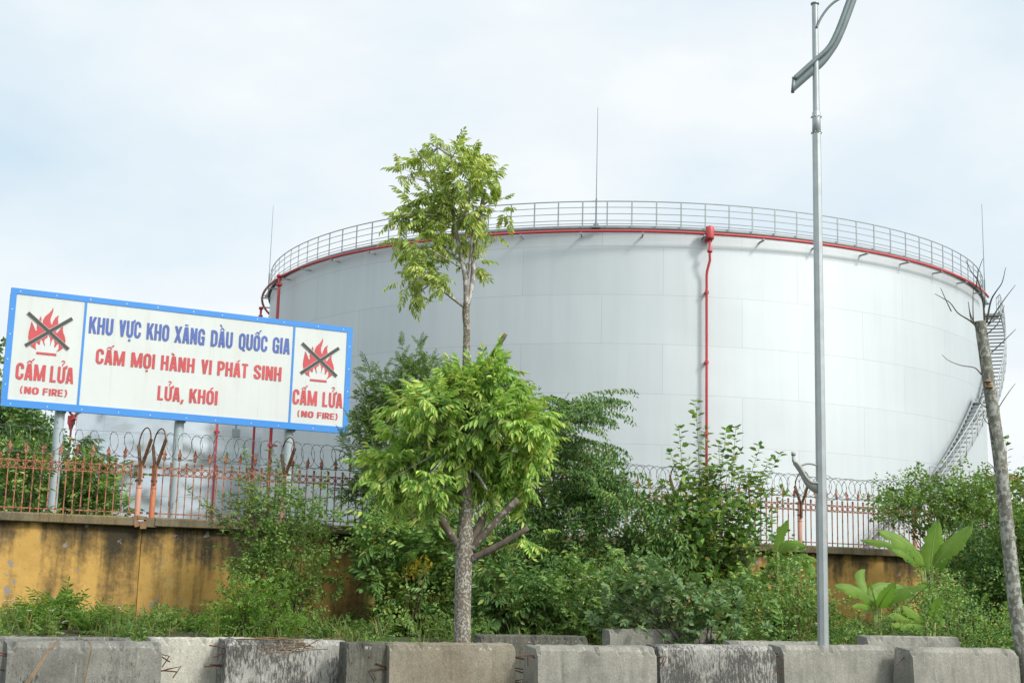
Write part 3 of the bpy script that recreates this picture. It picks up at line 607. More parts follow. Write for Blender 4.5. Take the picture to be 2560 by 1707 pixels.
# ------------------------------------------------------------------ fence
RT, RB2, RB = 2.400+CAMZ, 2.235+CAMZ, 1.40+CAMZ
FO = -.12
posts = [(-3.55, 'post_pink', 'salmon fence post at the far left wall end'), (.02, 'post_pink', 'faded salmon fence post left of the wall crack'), (.33, 'post_orange', 'bright orange fence post right of the wall crack'),
         (3.2, 'post_pink', 'fence post under the right end of the billboard'), (6.6, 'post_pink', 'fence post behind the feathery tree'), (9.95, 'post_pink', 'fence post behind the layered drooping tree'),
         (13.25, 'post_pink', 'fence post with rusty arms among the tall shoots'), (17.0, 'post_pink', 'salmon fence post just left of the lamp pole'), (20.7, 'post_pink', 'fence post behind the upright banana leaf'), (24.4, 'post_pink', 'fence post at the far right beyond the bare trunk')]
def vpost(u, mat, lab):
    t = thing('fence_post', tuple(wp(u, FO, CT)), lab, 'fence post', 'posts of the spear fence')
    m = MB(); m.lathe(wp(u, FO), [(.062, CT-.05), (.062, RT+.05), (.01, RT+.06)], 14); m.lathe(wp(u, FO), [(.062, 1.93+CAMZ), (.067, 1.93+CAMZ), (.067, 1.95+CAMZ), (.062, 1.95+CAMZ)], 14); m.build('pipe', M[mat], t, True)
    b = MB().box(wp(u, FO+.075, RT-.16), (.05, .05, .44), WAX)
    for z in (RT-.30,): b.lathe(wp(u, FO), [(.066, z-.015), (.074, z-.015), (.074, z+.015), (.066, z+.015)], 12)
    for s_ in (-1, 1):
        for z in (RT, RB2, RB): b.box(wp(u+s_*.085, FO, z), (.06, .06, .05), WAX)
    b.build('clamp', M['rust_iron'], t)
    for s_, top_ in ((-1, .47), (1, .60)):
        A_ = wp(u+s_*.012, FO+.07, RT+.02); B_ = wp(u+(-.05 if s_ < 0 else .15), FO+(.22 if s_ > 0 else -.12), RT+top_)
        d = nrm(B_-A_); x = nrm(np.cross(d, UP)); ax = np.stack([x, np.cross(d, x), d])
        MB().box((A_+B_)/2, (.055, .022, np.linalg.norm(B_-A_)), ax).box((A_+B_)/2+ax[1]*.02-ax[0]*.017, (.02, .05, np.linalg.norm(B_-A_)-.004), ax).build('angle_arm', M['rust_iron'], t)
    A_ = wp(u-.05, FO-.12, RT+.44); B_ = wp(u+.15, FO+.22, RT+.56)
    MB().tube([A_+(B_-A_)*(.5-.5*math.cos(a))+UP*.32*math.sin(a)+UP*.02 for a in np.linspace(0, math.pi, 15)], .016, 6).build('wire_hoop', M['rust_iron'], t, True)
for p in posts: vpost(*p)
pan_lab = ['rusty orange spear fence panel over the far left of the yellow wall', 'peeling spear fence panel between the orange post and billboard right end', 'spear fence panel left of the leafy tree with dark rusted bars', 'spear fence panel hidden behind the leafy tree',
           'spear fence panel behind the layered drooping tree', 'spear fence panel behind the tall leafy shoots', 'spear fence panel on both sides of the lamp pole', 'spear fence panel behind the bare trunk at right']
spans = [(-3.55, .02), (.33, 3.2), (3.2, 6.6), (6.6, 9.95), (9.95, 13.25), (13.25, 17.0), (17.0, 20.7), (20.7, 24.4)]
me_sp = MB(); z0 = 0
spear = MB().box((0, 0, (RT+.13-RB+.1)/2-.1), (.022, .022, RT+.13-RB+.1))
spear_head = MB()
hp = [(0, .33), (.018, .25), (.05, .19), (.026, .16), (.045, .11), (.018, .085), (.03, .05), (-.03, .05), (-.018, .085), (-.045, .11), (-.026, .16), (-.05, .19), (-.018, .25)]
spear_head.prism([(x, 0, z) for x, z in hp], (0, -.012, 0), (0, .012, 0))
ball = MB().lathe((0, 0, 0), [(.01, .03), (.03, .035), (.03, .055), (.016, .07), (.03, .09), (.03, .115), (.008, .135)], 8)
barm = spear.mesh('bar', M['rust_fence']); headm = spear_head.mesh('spearhead', M['rust_fence']); ballm = ball.mesh('ball_finial', M['rust_fence'])
ringm = MB().tube([(.062*math.cos(a), 0, .062*math.sin(a)) for a in np.arange(16)*math.pi/8], .0115, 5, closed=True).mesh('ring', M['rust_fence'], smooth=True)
def link(name, me, parent, loc, rot=0.):
    o = bpy.data.objects.new(name, me); col.objects.link(o); o.parent = parent; o.location = loc; o.rotation_euler = (0, 0, rot); return o
frnd = random.Random(5)
for (a, b), lab in zip(spans, pan_lab):
    base = wp((a+b)/2, FO, RB); t = thing('spear_fence', tuple(base), lab, 'fence', 'panels of the spear fence'); t.rotation_euler = (0, 0, WA)
    half = (b-a)/2-.10; m = MB(); lo = lambda u, z: np.array([u, 0, z-RB])
    for z in (RT, RB2, RB): m.box(lo(0, z), (2*half, .026, .024))
    o = bpy.data.objects.new('rails', m.mesh('rails', M['rust_fence'])); col.objects.link(o); o.parent = t
    n_ = int(round(2*half/.168)); us = (np.arange(n_)+.5)*(2*half/n_)-half
    for i, u in enumerate(us):
        br_ = link('bar', barm, t, (u, .0, 0), frnd.uniform(-.1, .1))
        if i % 2 == 0:
            h_ = link('spearhead', headm, br_, (0, 0, RT-RB+.10-.0)); h_.rotation_euler = (frnd.uniform(-.25, .25), frnd.uniform(-.08, .08), frnd.uniform(-.5, .5))
        else: link('ball_finial', ballm, br_, (0, 0, RT-RB+.0))
        if i < n_-1: link('ring', ringm, t, (u+half/n_, 0, (RT+RB2)/2-RB))
# concertina wire
wr = np.random.default_rng(11)
cl = ['stretched concertina wire coil above the left fence panel', 'concertina wire coil in front of the billboard posts', 'concertina wire coil left of the leafy tree', None, 'concertina wire coil beside the layered tree top', 'concertina wire coil among the tall leafy shoots', 'dense concertina wire coil right of the lamp pole', 'concertina wire coil beyond the bare trunk']
for (a, b), lab, pitch in zip(spans, cl, (.33, .26, .22, .22, .19, .19, .185, .2)):
    if lab is None: lab = 'concertina wire coil hidden behind the leafy tree'
    n_ = int((b-a)/pitch); th = np.linspace(0, n_*2*math.pi, n_*34); jit = np.interp(np.arange(len(th)), np.linspace(0, len(th), n_*2), wr.normal(0, .055, n_*2))
    rad = .285*(1+np.interp(np.arange(len(th)), np.linspace(0, len(th), n_), wr.normal(0, .06, n_)))
    us = a+(b-a)*th/th[-1]+jit+.15*np.cos(th+.3); zc = RT+.46+.02*np.sin(us*1.3)
    P = np.stack([wp(u, FO+.05+r*math.cos(t_), z+r*math.sin(t_)) for u, r, t_, z in zip(us, rad, th, zc)])
    m = MB(); rr = np.where(np.arange(len(th)) % 3 == 0, .0105, .0055); m.tube(P, rr, 4)
    for dz, df in ((.74, 0), (.19, .12), (.21, -.05)):
        m.tube([wp(a+(b-a)*s_, FO+df, RT+dz-.03*math.sin(s_*math.pi)) for s_ in np.linspace(0, 1, 12)], .0045, 4)
    tag(m.build('razor_wire', M['wire'], loc=tuple(wp((a+b)/2, FO, RT+.2))), lab, 'barbed wire', 'concertina wire along the fence')
# ------------------------------------------------------------------ lamp post
LY = 22.2; lb = S(2058, 1600, LY); LX = lb[0]
lamp = thing('lamp_post', (LX, LY, 0.0), 'tall octagonal galvanised lamp post with a curved wing arm on top', 'lamp post')
def lz(py): return CAMZ+(S(2045, py, LY)[2]-CAMZ)
zt, zj = lz(12), lz(330)
m = MB(); th8 = 8; m.lathe((LX, LY, 0), [(.094, 0.), (.082, zj*.5), (.072, zj)], 8); m.build('pole', M['galv'], lamp)
m = MB(); m.lathe((LX, LY, 0), [(.060, zj-.3), (.052, zt)], 16); m.lathe((LX, LY, 0), [(.052, zt), (.072, zt), (.072, zt+.025), (.01, zt+.03)], 18)
for i in range(8):
    a = i*math.pi/4+.3
    for z in (zj-.02, zj+.26): m.tube([(LX+.055*math.cos(a), LY+.055*math.sin(a), z), (LX+.095*math.cos(a), LY+.095*math.sin(a), z)], .011, 6)
m.lathe((LX, LY, 0), [(.06, zj-.03), (.074, zj-.02), (.068, zj+.34), (.055, zj+.36)], 16)
m.build('upper_pole', M['galv'], lamp, True)
tpx = lambda x, y: (1960+x/6.03, y/6.03)
LYa = LY-.02
topc = spline([S(*tpx(*p), LYa) for p in ((140, 1205), (440, 935), (600, 800), (700, 680), (790, 500), (870, 300), (950, 80), (1030, -120), (1130, -330), (1240, -480))], 8)
botc = spline([S(*tpx(*p), LYa) for p in ((140, 1395), (430, 1140), (600, 990), (720, 840), (830, 670), (930, 450), (1010, 240), (1090, 20), (1170, -200), (1260, -430))], 8)
m = MB(); n_ = len(topc); off = np.array([0, .012, 0])
VV = np.concatenate([topc-off, botc-off, topc+off, botc+off])
F4 = [(i, i+1, n_+i+1, n_+i) for i in range(n_-1)]+[(2*n_+i, 3*n_+i, 3*n_+i+1, 2*n_+i+1) for i in range(n_-1)]+[(n_+i, n_+i+1, 3*n_+i+1, 3*n_+i) for i in range(n_-1)]+[(i, 2*n_+i, 2*n_+i+1, i+1) for i in range(n_-1)]
m.add(VV, F4); m.tube(topc+np.array([0, -.02, 0]), .042, 10); m.tube([S(*tpx(147, 1205), LYa-.02), S(*tpx(130, 1400), LYa-.02)], .030, 8); m.build('wing_arm', M['galv_dark'], lamp, True)
br_ = spline([S(*tpx(*p), LYa-.03) for p in ((485, 425), (560, 270), (650, 140), (740, 50), (850, -20), (1020, -90), (1110, -280))], 8)
MB().tube(br_, .022, 8).build('brace', M['galv_dark'], lamp, True)
tq = lambda x, y: (1940+x/7.84, 1100+y/7.84)
armc = spline([S(*tq(*p), LY-.03) for p in ((345, 420), (400, 440), (460, 510), (520, 610), (580, 710), (650, 790), (720, 830), (860, 838))], 6)
m = MB(); m.tube(armc, .031, 10); m.tube([S(*tq(342, 300), LY-.03), S(*tq(343, 400), LY-.03), armc[1]], .026, 10); m.tube([S(*tq(342, 232), LY-.03), S(*tq(341, 300), LY-.03)], .035, 12)
lo_ = spline([S(*tq(*p), LY-.03) for p in ((335, 470), (400, 560), (460, 650), (520, 780), (590, 890), (680, 980), (760, 1030), (860, 1045))], 6); n_ = len(lo_); up_ = armc[:n_]
VV = np.concatenate([up_-off, lo_-off, up_+off, lo_+off])
F4 = [(i, i+1, n_+i+1, n_+i) for i in range(n_-1)]+[(2*n_+i, 3*n_+i, 3*n_+i+1, 2*n_+i+1) for i in range(n_-1)]+[(n_+i, n_+i+1, 3*n_+i+1, 3*n_+i) for i in range(n_-1)]
m.add(VV, F4)
m.tube(spline([S(*tq(*p), LY-.03) for p in ((490, 515), (540, 480), (640, 460), (740, 475), (860, 520))], 6), .016, 8); m.tube(spline([S(*tq(*p), LY-.03) for p in ((615, 690), (650, 720), (685, 780))], 5), .008, 6)
m.build('side_arm', paint('grey_painted_arm', (.33, .35, .34), .5, .2), lamp, True)
# ------------------------------------------------------------------ concrete barriers
def barrier(xl, xr, ytop, mat, lab, ang=25., h=.8, chamfer=True, slab=False, grp='front row of concrete barriers', thick=.42, rebar=(0, 0), seed=0, Y=None):
    A_ = onz((xl+xr)/2, ytop, h) if Y is None else S((xl+xr)/2, ytop, Y); h = A_[2]; a = R_(ang); d = np.array([math.cos(a), math.sin(a), 0]); nn = np.array([math.sin(a), -math.cos(a), 0])
    Ls = []
    for x in (xl, xr):
        r_ = ray(x, ytop); s_ = np.linalg.solve(np.array([[r_[0], -d[0]], [r_[1], -d[1]]]), A_[:2]); Ls.append(s_[1])
    u0, u1 = Ls
    base = A_+d*(u0+u1)/2; base[2] = 0
    t = thing('concrete_barrier', tuple(base), lab, 'concrete barrier', grp)
    prof = [(-thick-.08, 0), (-thick, h-.05), (-thick+.03, h), (-.045, h), (.0, h-.065), (.006, h-.13), (.045, 0)] if chamfer else [(-thick, 0), (-thick, h), (-.012, h), (0, h-.015), (.004, h-.10), (.03, 0)]
    rg_ = np.random.default_rng(seed); n_ = 40; us = np.linspace(u0, u1, n_); m = MB(); P = []; bite = {int(k): rg_.uniform(.01, .035) for k in rg_.choice(n_, 5, replace=False)}; bite[0] = .03; bite[n_-1] = .035
    for i, u in enumerate(us):
        e = bite.get(i, 0.)
        for j, (o_, z_) in enumerate(prof): P.append(A_*np.array([1, 1, 0])+d*(u)+nn*(o_-(e if (z_ > h-.09 and o_ > -.1) else 0))+UP*(z_-(e if (z_ > h-.09 and o_ > -.1) else 0)+rg_.normal(0, .0045)*(z_ > .5))+nn*rg_.normal(0, .002))
    k = len(prof); F4 = [(i*k+j, (i+1)*k+j, (i+1)*k+(j+1) % k, i*k+(j+1) % k) for i in range(n_-1) for j in range(k)]+[tuple(range(k-1, -1, -1)), tuple(range((n_-1)*k, n_*k))]
    # face order outward does not matter for rendering
    m.add(P, F4); m.build('block', M[mat], t)
    for side, cnt in zip((-1, 1), rebar):
        for q_ in range(cnt):
            uu = u0 if side < 0 else u1; z_ = h-.12-.19*(q_//2)-rg_.uniform(0, .06); L_ = rg_.uniform(.12, .26); o_ = rg_.uniform(-.22, -.06)
            P0 = A_*np.array([1, 1, 0])+d*(uu-side*.05)+nn*o_+UP*z_; P1 = P0+d*side*(L_+.05)+UP*rg_.normal(-.015, .05)+nn*rg_.normal(.03, .05)
            pl = [P0, (P0+P1)/2+UP*.008, P1]
            if rg_.random() < .3: pl.append(P1+UP*-.13+d*side*rg_.uniform(-.1, .02))
            MB().tube(pl, .0085, 6).build('rebar', M['rebar'], t)
    return A_, d, nn, u0, u1
barrier(21, 407, 1604, 'con_grey', 'grey drip-streaked concrete barrier nearest the left edge, dry stalk leaning on it', 27, rebar=(3, 4), seed=1)
barrier(566, 872, 1599, 'con_mold', 'concrete barrier blackened by mould with dead vines over its top', 26, rebar=(4, 2), seed=2)
barrier(975, 1289, 1608, 'con_beige', 'square-topped beige concrete barrier in front of the leafy tree trunk', 25, chamfer=False, rebar=(7, 6), seed=3)
barrier(1345, 1641, 1615, 'con_mid', 'weathered grey concrete barrier right of the square-topped beige one', 24, rebar=(2, 2), seed=4)
barrier(1650, 1939, 1613, 'con_mold', 'concrete barrier with black mould streaks left of the lamp post', 24, rebar=(1, 4), seed=5)
barrier(1958, 2237, 1613, 'con_mid', 'plain light grey concrete barrier in front of the lamp post', 24, rebar=(2, 3), seed=6)
barrier(2281, 2545, 1620, 'con_mid', 'last grey concrete barrier at the right edge below the bare trunk', 24, rebar=(1, 2), seed=7)
G2 = 'back row of concrete barriers'
barrier(-160, 333, 1592, 'con_grey', 'thin grey concrete slab edge showing behind the left barrier', 26, .82, False, Y=17.4, grp=G2, thick=.25, seed=8)
barrier(380, 700, 1594, 'con_light', 'pale almost white concrete barrier with a hairline crack between two darker ones', 27, .80, False, Y=18.7, grp=G2, thick=.3, rebar=(0, 0), seed=9)
barrier(868, 1010, 1606, 'con_dark', 'dark damp concrete block in the gap left of the beige barrier', 26, .76, False, Y=18.6, grp=G2, thick=.3, rebar=(0, 0), seed=10)
barrier(1204, 1470, 1588, 'con_dark', 'mossy dark concrete barrier directly behind the trunk of the leafy tree', 22, .92, False, Y=22.3, grp=G2, thick=.35, seed=11)
barrier(1525, 1790, 1573, 'con_mid', 'concrete barrier behind the lobed-leaf shrub, raised above the front row', 22, 1.05, False, Y=24.3, grp=G2, thick=.3, seed=12)
barrier(1830, 2070, 1603, 'con_mid', 'concrete barrier behind the lamp post foot', 22, .86, True, Y=23.5, grp=G2, thick=.3, seed=13)
barrier(2170, 2400, 1590, 'con_mid', 'concrete barrier peeking over the two right front barriers', 22, .95, False, Y=23.2, grp=G2, thick=.3, seed=14)
# dry stalks and vines on barriers
def stalk(pts, rad, lab, cat='dry stalk', name='dry_stalk', grp=None):
    P = spline(pts, 6); n_ = len(P); m = MB(); m.tube(P, np.linspace(rad, rad*.5, n_), 6)
    m.tube(P+np.array([.02, -.02, .0]), np.linspace(rad*.6, rad*.3, n_), 5)
    tag(m.build(name, M['dry'], loc=tuple(P[0])), lab, cat, grp)
bx = lambda x, y, Y: S(x/3.675, 1560+y/3.675, Y)
stalk([bx(220, 580, 14.9), bx(360, 370, 15.1), bx(440, 240, 15.3), bx(530, 145, 15.6)], .022, 'brown dry stalk leaning across the left grey barrier')
stalk([bx(765, 560, 15.4), bx(800, 400, 15.5), bx(835, 230, 15.6), bx(810, 155, 15.8), bx(770, 150, 16.0)], .008, 'thin dark dead vine hanging down the left grey barrier', 'dead vine', 'dead_vine')
rv = np.random.default_rng(3)
m = MB()
for k in range(16):
    x0 = rv.uniform(640, 850); P = [S(x0+rv.normal(0, 8)*i, 1600+rv.normal(0, 2)-4+i*rv.uniform(2, 9)*(k % 3 > 0), 17.75+rv.normal(0, .02)-.012*i) for i in range(6)]; m.tube(spline(P, 4), .006, 4)
tag(m.build('dead_vine', M['dry'], loc=tuple(S(740, 1600, 17.8))), 'tangle of dead brown vines over the mould-blackened barrier', 'dead vine')

# ------------------------------------------------------------------ leaf templates
def hexleaf(l, w, fold=.18, droop=.2, petiole=0., tipw=.42):
    Vv = np.array([[petiole, 0, 0], [petiole+.33*l, w/2, fold*w], [petiole+.70*l, tipw*w, fold*w*.6-droop*l*.45], [petiole+l, 0, -droop*l], [petiole+.70*l, -tipw*w, fold*w*.6-droop*l*.45], [petiole+.33*l, -w/2, fold*w]])
    return Vv, np.array([[0, 3, 2, 1], [0, 5, 4, 3]])
def rotz(a): c, s = math.cos(a), math.sin(a); return np.array([[c, -s, 0], [s, c, 0], [0, 0, 1]])
def rotx(a): c, s = math.cos(a), math.sin(a); return np.array([[1, 0, 0], [0, c, -s], [0, s, c]])
def roty(a): c, s = math.cos(a), math.sin(a); return np.array([[c, 0, s], [0, 1, 0], [-s, 0, c]])
def join(parts):
    Vs, Fs, n = [], [], 0
    for v, f in parts: Vs.append(v); Fs.append(f+n); n += len(v)
    return np.concatenate(Vs), np.concatenate(Fs)
def pinnate(rng, pairs, Lr, ll, lw, droop=.25, hang=.5, side=60, start=.22):
    parts = []; pos = lambda t: np.array([Lr*(t-.12*droop*t*t), 0, -droop*Lr*t*t])
    for i in range(pairs):
        t = start+(1-start)*i/max(pairs-.5, 1); sc = .75+.5*math.sin(math.pi*min(1, .25+.7*t)); sc *= .85
        for s_ in (-1, 1):
            v, f = hexleaf(ll*sc*rng.uniform(.88, 1.1), lw*sc, .16, .18+.15*rng.random())
            v = v@rotx(0).T; v = v@roty(hang*rng.uniform(.6, 1.3)).T; v = v@rotz(s_*R_(side+rng.normal(0, 6))).T
            parts.append((v+pos(t+rng.normal(0, .012)), f))
    v, f = hexleaf(ll*.9, lw*.9, .16, .3); v = v@roty(math.atan(2*droop)).T; parts.append((v+pos(1), f))
    k = np.linspace(0, 1, 4); rv_ = np.concatenate([[pos(t)+np.array([0, .004, 0]), pos(t)-np.array([0, .004, 0])] for t in k])
    parts.append((rv_, np.array([[2*i, 2*i+1, 2*i+3, 2*i+2] for i in range(3)])))
    return join(parts)
def palmate(rng, r, lobes=5):
    parts = []
    for i in range(lobes):
        a = R_(-100+200*i/(lobes-1)); v, f = hexleaf(r*(1-.28*abs(a)/1.75)*rng.uniform(.9, 1.1), r*.42, .05, .25, r*.04); parts.append((v@rotz(a).T+np.array([r*.35, 0, 0]), f))
    return join(parts)
def sprig(rng, n, Ls, ll, lw, two_rank=True, hang=.4, curve=.2):
    """short twig carrying alternate simple leaves"""
    parts = []
    for i in range(n):
        t = (i+.6)/n; s_ = 1 if i % 2 else -1; v, f = hexleaf(ll*rng.uniform(.75, 1.15), lw*rng.uniform(.85, 1.15), .14, rng.uniform(.1, .35), ll*.12)
        v = v@roty(hang*rng.uniform(.3, 1.5)).T; ang = s_*R_(rng.uniform(45, 75))
        v = v@rotz(ang).T
        if not two_rank: v = v@rotx(rng.uniform(-1.2, 1.2)).T
        parts.append((v+np.array([Ls*t, 0, -curve*Ls*t*t]), f))
    v, f = hexleaf(ll*.9, lw*.8, .14, .2); parts.append((v+np.array([Ls, 0, -curve*Ls]), f))
    return join(parts)
def place(mb, tmpl, P, D, rng, scale=1., sj=.2, up=(0, 0, 1), roll=.35):
    P = np.asarray(P); D = np.asarray(D, float); N = len(P)
    if N == 0: return
    D = D/(np.linalg.norm(D, axis=1)[:, None]+1e-9); up_ = np.tile(np.asarray(up, float), (N, 1))+rng.normal(0, roll, (N, 3))
    Y = np.cross(up_, D); Y /= (np.linalg.norm(Y, axis=1)[:, None]+1e-9); Z = np.cross(D, Y); sc = scale*(1+rng.uniform(-sj, sj, N))
    which = rng.integers(0, len(tmpl), N)
    for k, (tv, tf) in enumerate(tmpl):
        i = np.where(which == k)[0]
        if len(i) == 0: continue
        B = np.stack([D[i], Y[i], Z[i]], 1)*sc[i][:, None, None]
        W_ = np.einsum('vk,nkj->nvj', tv, B)+P[i][:, None, :]
        F_ = (tf[None]+(np.arange(len(i))*len(tv))[:, None, None]).reshape(-1, tf.shape[1])
        mb.add(W_.reshape(-1, 3), F_)
def inpoly(poly, x, y):
    poly = np.asarray(poly); r = np.zeros(len(x), bool); j = len(poly)-1
    for i in range(len(poly)):
        xi, yi = poly[i]; xj, yj = poly[j]; c = ((yi > y) != (yj > y)) & (x < (xj-xi)*(y-yi)/(yj-yi+1e-9)+xi); r ^= c; j = i
    return r
def sample(poly, n, rng):
    poly = np.asarray(poly, float); lo, hi = poly.min(0), poly.max(0); out = []; c = 0
    while c < n:
        q = rng.uniform(lo, hi, (n*2, 2)); q = q[inpoly(poly, q[:, 0], q[:, 1])]; out.append(q); c += len(q)
    return np.concatenate(out)[:n]
def wall_y(x, off): return W0[1]+(x-W0[0])*math.tan(WA)-off
def plant(name, base, label, cat, group=None): return thing(name, tuple(base), label, cat, group)
def bush(name, label, cat, poly, D0, D1, n, tmpl, mat, base, seed, group=None, per=3, twig=.28, scale=1., upb=.35, out=.6, stems=40, stem_r=.018, jit=.0, clump=None, extra=None, stem_mat='stem', roll=.35):
    rng = np.random.default_rng(seed); base = [np.asarray(b, float) for b in base]; t = plant(name, base[0], label, cat, group)
    q_ = sample(poly, n, rng)
    if clump:                      # gather the twigs into clumps so that gaps open between them
        cc = sample(poly, clump, rng); i = rng.integers(0, clump, n); k = rng.random(n) < .75
        q_[k] = cc[i[k]]+rng.normal(0, 1, (k.sum(), 2))*np.array([26, 20])
        dcl = rng.uniform(D0, D1, clump)
    Yd = rng.uniform(D0, D1, n)
    if clump: Yd = np.where(k, dcl[i]+rng.normal(0, .22, n), Yd)
    P = np.stack([V(a, b, y) for (a, b), y in zip(q_, Yd)]); P = P[P[:, 2] > gz(P[:, 0], P[:, 1])+.02]
    B = np.stack(base)[rng.integers(0, len(base), len(P))]; ctr = B+np.array([0, 0, .4]); D = (P-ctr); D /= np.linalg.norm(D, axis=1)[:, None]
    D = D*out+rng.normal(0, .45, D.shape)+np.array([0, 0, upb])*1.0; D /= np.linalg.norm(D, axis=1)[:, None]
    mb_ = MB()
    for k_ in range(per):
        Dk = D+rng.normal(0, .55, D.shape); place(mb_, tmpl, P-D*twig*(k_/max(per, 1)), Dk, rng, scale, .3, roll=roll)
    if extra: extra(mb_, rng)
    sb = MB()
    for i in rng.permutation(len(P))[:stems]:
        b = B[i]+rng.normal(0, .06, 3)*np.array([1, 1, 0]); mid = b*.55+P[i]*.45+np.array([0, 0, .25*abs(P[i][2]-b[2])])+rng.normal(0, .06, 3)
        c = bez(b, mid, P[i], 9); sb.tube(c, np.linspace(stem_r, .004, 9), 5, cap=False)
    if stems: sb.build('stem', M[stem_mat], t, True)
    mb_.build('foliage', M[mat], t)
    return t
def shoots(mb_, sb, rng, base, tips, tmpl, scale=1., spacing=.075, start=.3, r=.012, bend=.25, lift=.3):
    for b, tip in zip(base, tips):
        mid = (b+tip)/2+np.array([rng.normal(0, bend*.3), rng.normal(0, bend*.3), bend*np.linalg.norm(tip-b)*.3]); c = bez(b, mid, tip, 26); sb.tube(c, np.linspace(r, .004, 26), 5, cap=False)
        seg = np.linalg.norm(np.diff(c, axis=0), axis=1); cum = np.concatenate([[0], np.cumsum(seg)]); Ltot = cum[-1]; s_ = np.arange(Ltot*start, Ltot, spacing)
        P = np.stack([np.interp(s_, cum, c[:, j]) for j in range(3)], 1); T = np.stack([np.interp(s_, cum[1:], np.diff(c, axis=0)[:, j]/seg) for j in range(3)], 1)
        ph = np.arange(len(s_))*2.4+rng.uniform(0, 6); side = np.stack([np.cos(ph), np.sin(ph), np.zeros(len(ph))], 1)
        place(mb_, tmpl, P, side+T*lift+np.array([0, 0, .05]), rng, scale, .25)
        place(mb_, tmpl, np.repeat(tip[None], 3, 0), np.array([[.6, 0, .8], [-.6, .2, .8], [0, -.6, .7]])+rng.normal(0, .2, (3, 3)), rng, scale*.8, .2)
RT_ = np.random.default_rng(21)
T_pin_main = [pinnate(RT_, int(RT_.integers(5, 7)), .30, .125, .040, .45, .75, 58) for _ in range(6)]
T_pin_fea = [pinnate(RT_, 8, .34, .075, .022, .35, .35, 60) for _ in range(4)]
T_pin_big = [pinnate(RT_, 4, .34, .15, .055, .3, .45, 55) for _ in range(4)]
T_sprig_l = [sprig(RT_, 7, .34, .105, .036, True, .8, .35) for _ in range(5)]
T_sprig_b = [sprig(RT_, 6, .30, .085, .05, False, .35, .1) for _ in range(5)]
T_broad = [hexleaf(.10, .072, .12, .25, .02), hexleaf(.085, .066, .16, .35, .02), hexleaf(.12, .08, .08, .15, .02)]
T_vine = [sprig(RT_, 6, .28, .075, .045, False, .4, .25) for _ in range(5)]
T_small = [pinnate(RT_, 5, .16, .045, .022, .2, .3, 65) for _ in range(3)]
T_palm = [palmate(RT_, .15) for _ in range(4)]
T_comp = [sprig(RT_, 5, .2, .075, .03, False, .3, .1) for _ in range(3)]+[pinnate(RT_, 3, .16, .07, .028, .2, .3, 55) for _ in range(2)]
# ------------------------------------------------------------------ leafy street tree in front
TYr = 20.0
def px_tube(mb_, pts, Y, n=12, sub=5, dy=None):
    """pts: (px, py, width px) in the 2352 view"""
    P = spline(pts, sub); Q = np.array([V(a, b, Y) for a, b, _ in P]); r = P[:, 2]*K/2*Y/FPX
    if dy is not None: Q[:, 1] += np.interp(np.linspace(0, 1, len(Q)), np.linspace(0, 1, len(dy)), dy)
    mb_.tube(Q, r, n); return Q
tree = plant('street_tree', (V(1062, 1470, TYr)[0], TYr, 0), 'pollarded young tree with bright yellow-green leaves standing behind the beige barrier', 'tree')
b0 = V(1062, 1500, TYr); b0[2] = -.05; p0 = FPX/K/TYr
m = MB()
trunk = [(1062.5, 1620, 43.7), (1062, 1560, 41.9), (1062, 1440, 39.1), (1064, 1330, 38.2), (1066, 1275, 41.0), (1068, 1235, 40.0), (1068, 1200, 31.9), (1070, 1150, 29.1), (1071, 1080, 25.5), (1072, 1000, 22.8), (1073, 900, 20.9), (1071, 830, 18.2), (1072, 760, 16.4), (1070, 720, 17.3), (1072, 695, 16.4)]
px_tube(m, trunk, TYr, 14); tk = m.build('trunk', M['bark'], tree, True)
m = MB()
px_tube(m, [(1071, 705, 14), (1069, 640, 13), (1056, 575, 11), (1045, 520, 9), (1036, 470, 8), (1020, 420, 7), (1008, 370, 5), (1003, 320, 4)], TYr, 8)
px_tube(m, [(1074, 700, 13), (1084, 650, 12), (1089, 580, 11), (1097, 520, 9), (1106, 465, 10), (1113, 425, 10)], TYr, 8, dy=[0, .1, .25])
px_tube(m, [(1074, 640, 6), (1081, 590, 7), (1086, 520, 6), (1088, 480, 4)], TYr, 7, dy=[0, -.2])
px_tube(m, [(1066, 705, 8), (1035, 683, 7), (1005, 660, 6), (980, 635, 4), (965, 600, 3), (955, 560, 2)], TYr, 7, dy=[0, -.3])
px_tube(m, [(1058, 600, 7), (1030, 575, 6), (1000, 565, 5), (960, 560, 4), (930, 575, 2)], TYr, 7, dy=[0, .35])
px_tube(m, [(1060, 615, 5), (1020, 600, 4), (990, 590, 3)], TYr, 6, dy=[0, -.5])
px_tube(m, [(1042, 510, 6), (1015, 470, 5), (985, 420, 4), (965, 385, 3), (945, 375, 2)], TYr, 7, dy=[0, .3])
px_tube(m, [(1046, 520, 6), (1075, 480, 5), (1080, 420, 4), (1070, 370, 2)], TYr, 7, dy=[0, -.3])
px_tube(m, [(985, 655, 4), (960, 672, 3), (940, 680, 2)], TYr, 5); px_tube(m, [(1036, 480, 6), (1000, 500, 5), (960, 500, 3), (925, 510, 2)], TYr, 6, dy=[0, -.4])
px_tube(m, [(1106, 465, 6), (1130, 445, 4), (1155, 440, 2)], TYr, 6, dy=[.2, .4]); px_tube(m, [(1020, 420, 4), (985, 390, 3), (955, 350, 2)], TYr, 6, dy=[0, -.2])
px_tube(m, [(1070, 1000, 14), (1020, 960, 9), (970, 960, 5)], TYr, 7, dy=[0, .1, .2]); px_tube(m, [(1074, 1010, 14), (1130, 960, 9), (1180, 950, 5)], TYr, 7, dy=[0, .2, .3]); px_tube(m, [(1074, 1080, 10), (1095, 1090, 7), (1120, 1130, 5)], TYr, 7, dy=[0, -.3, -.4])
BRM = m
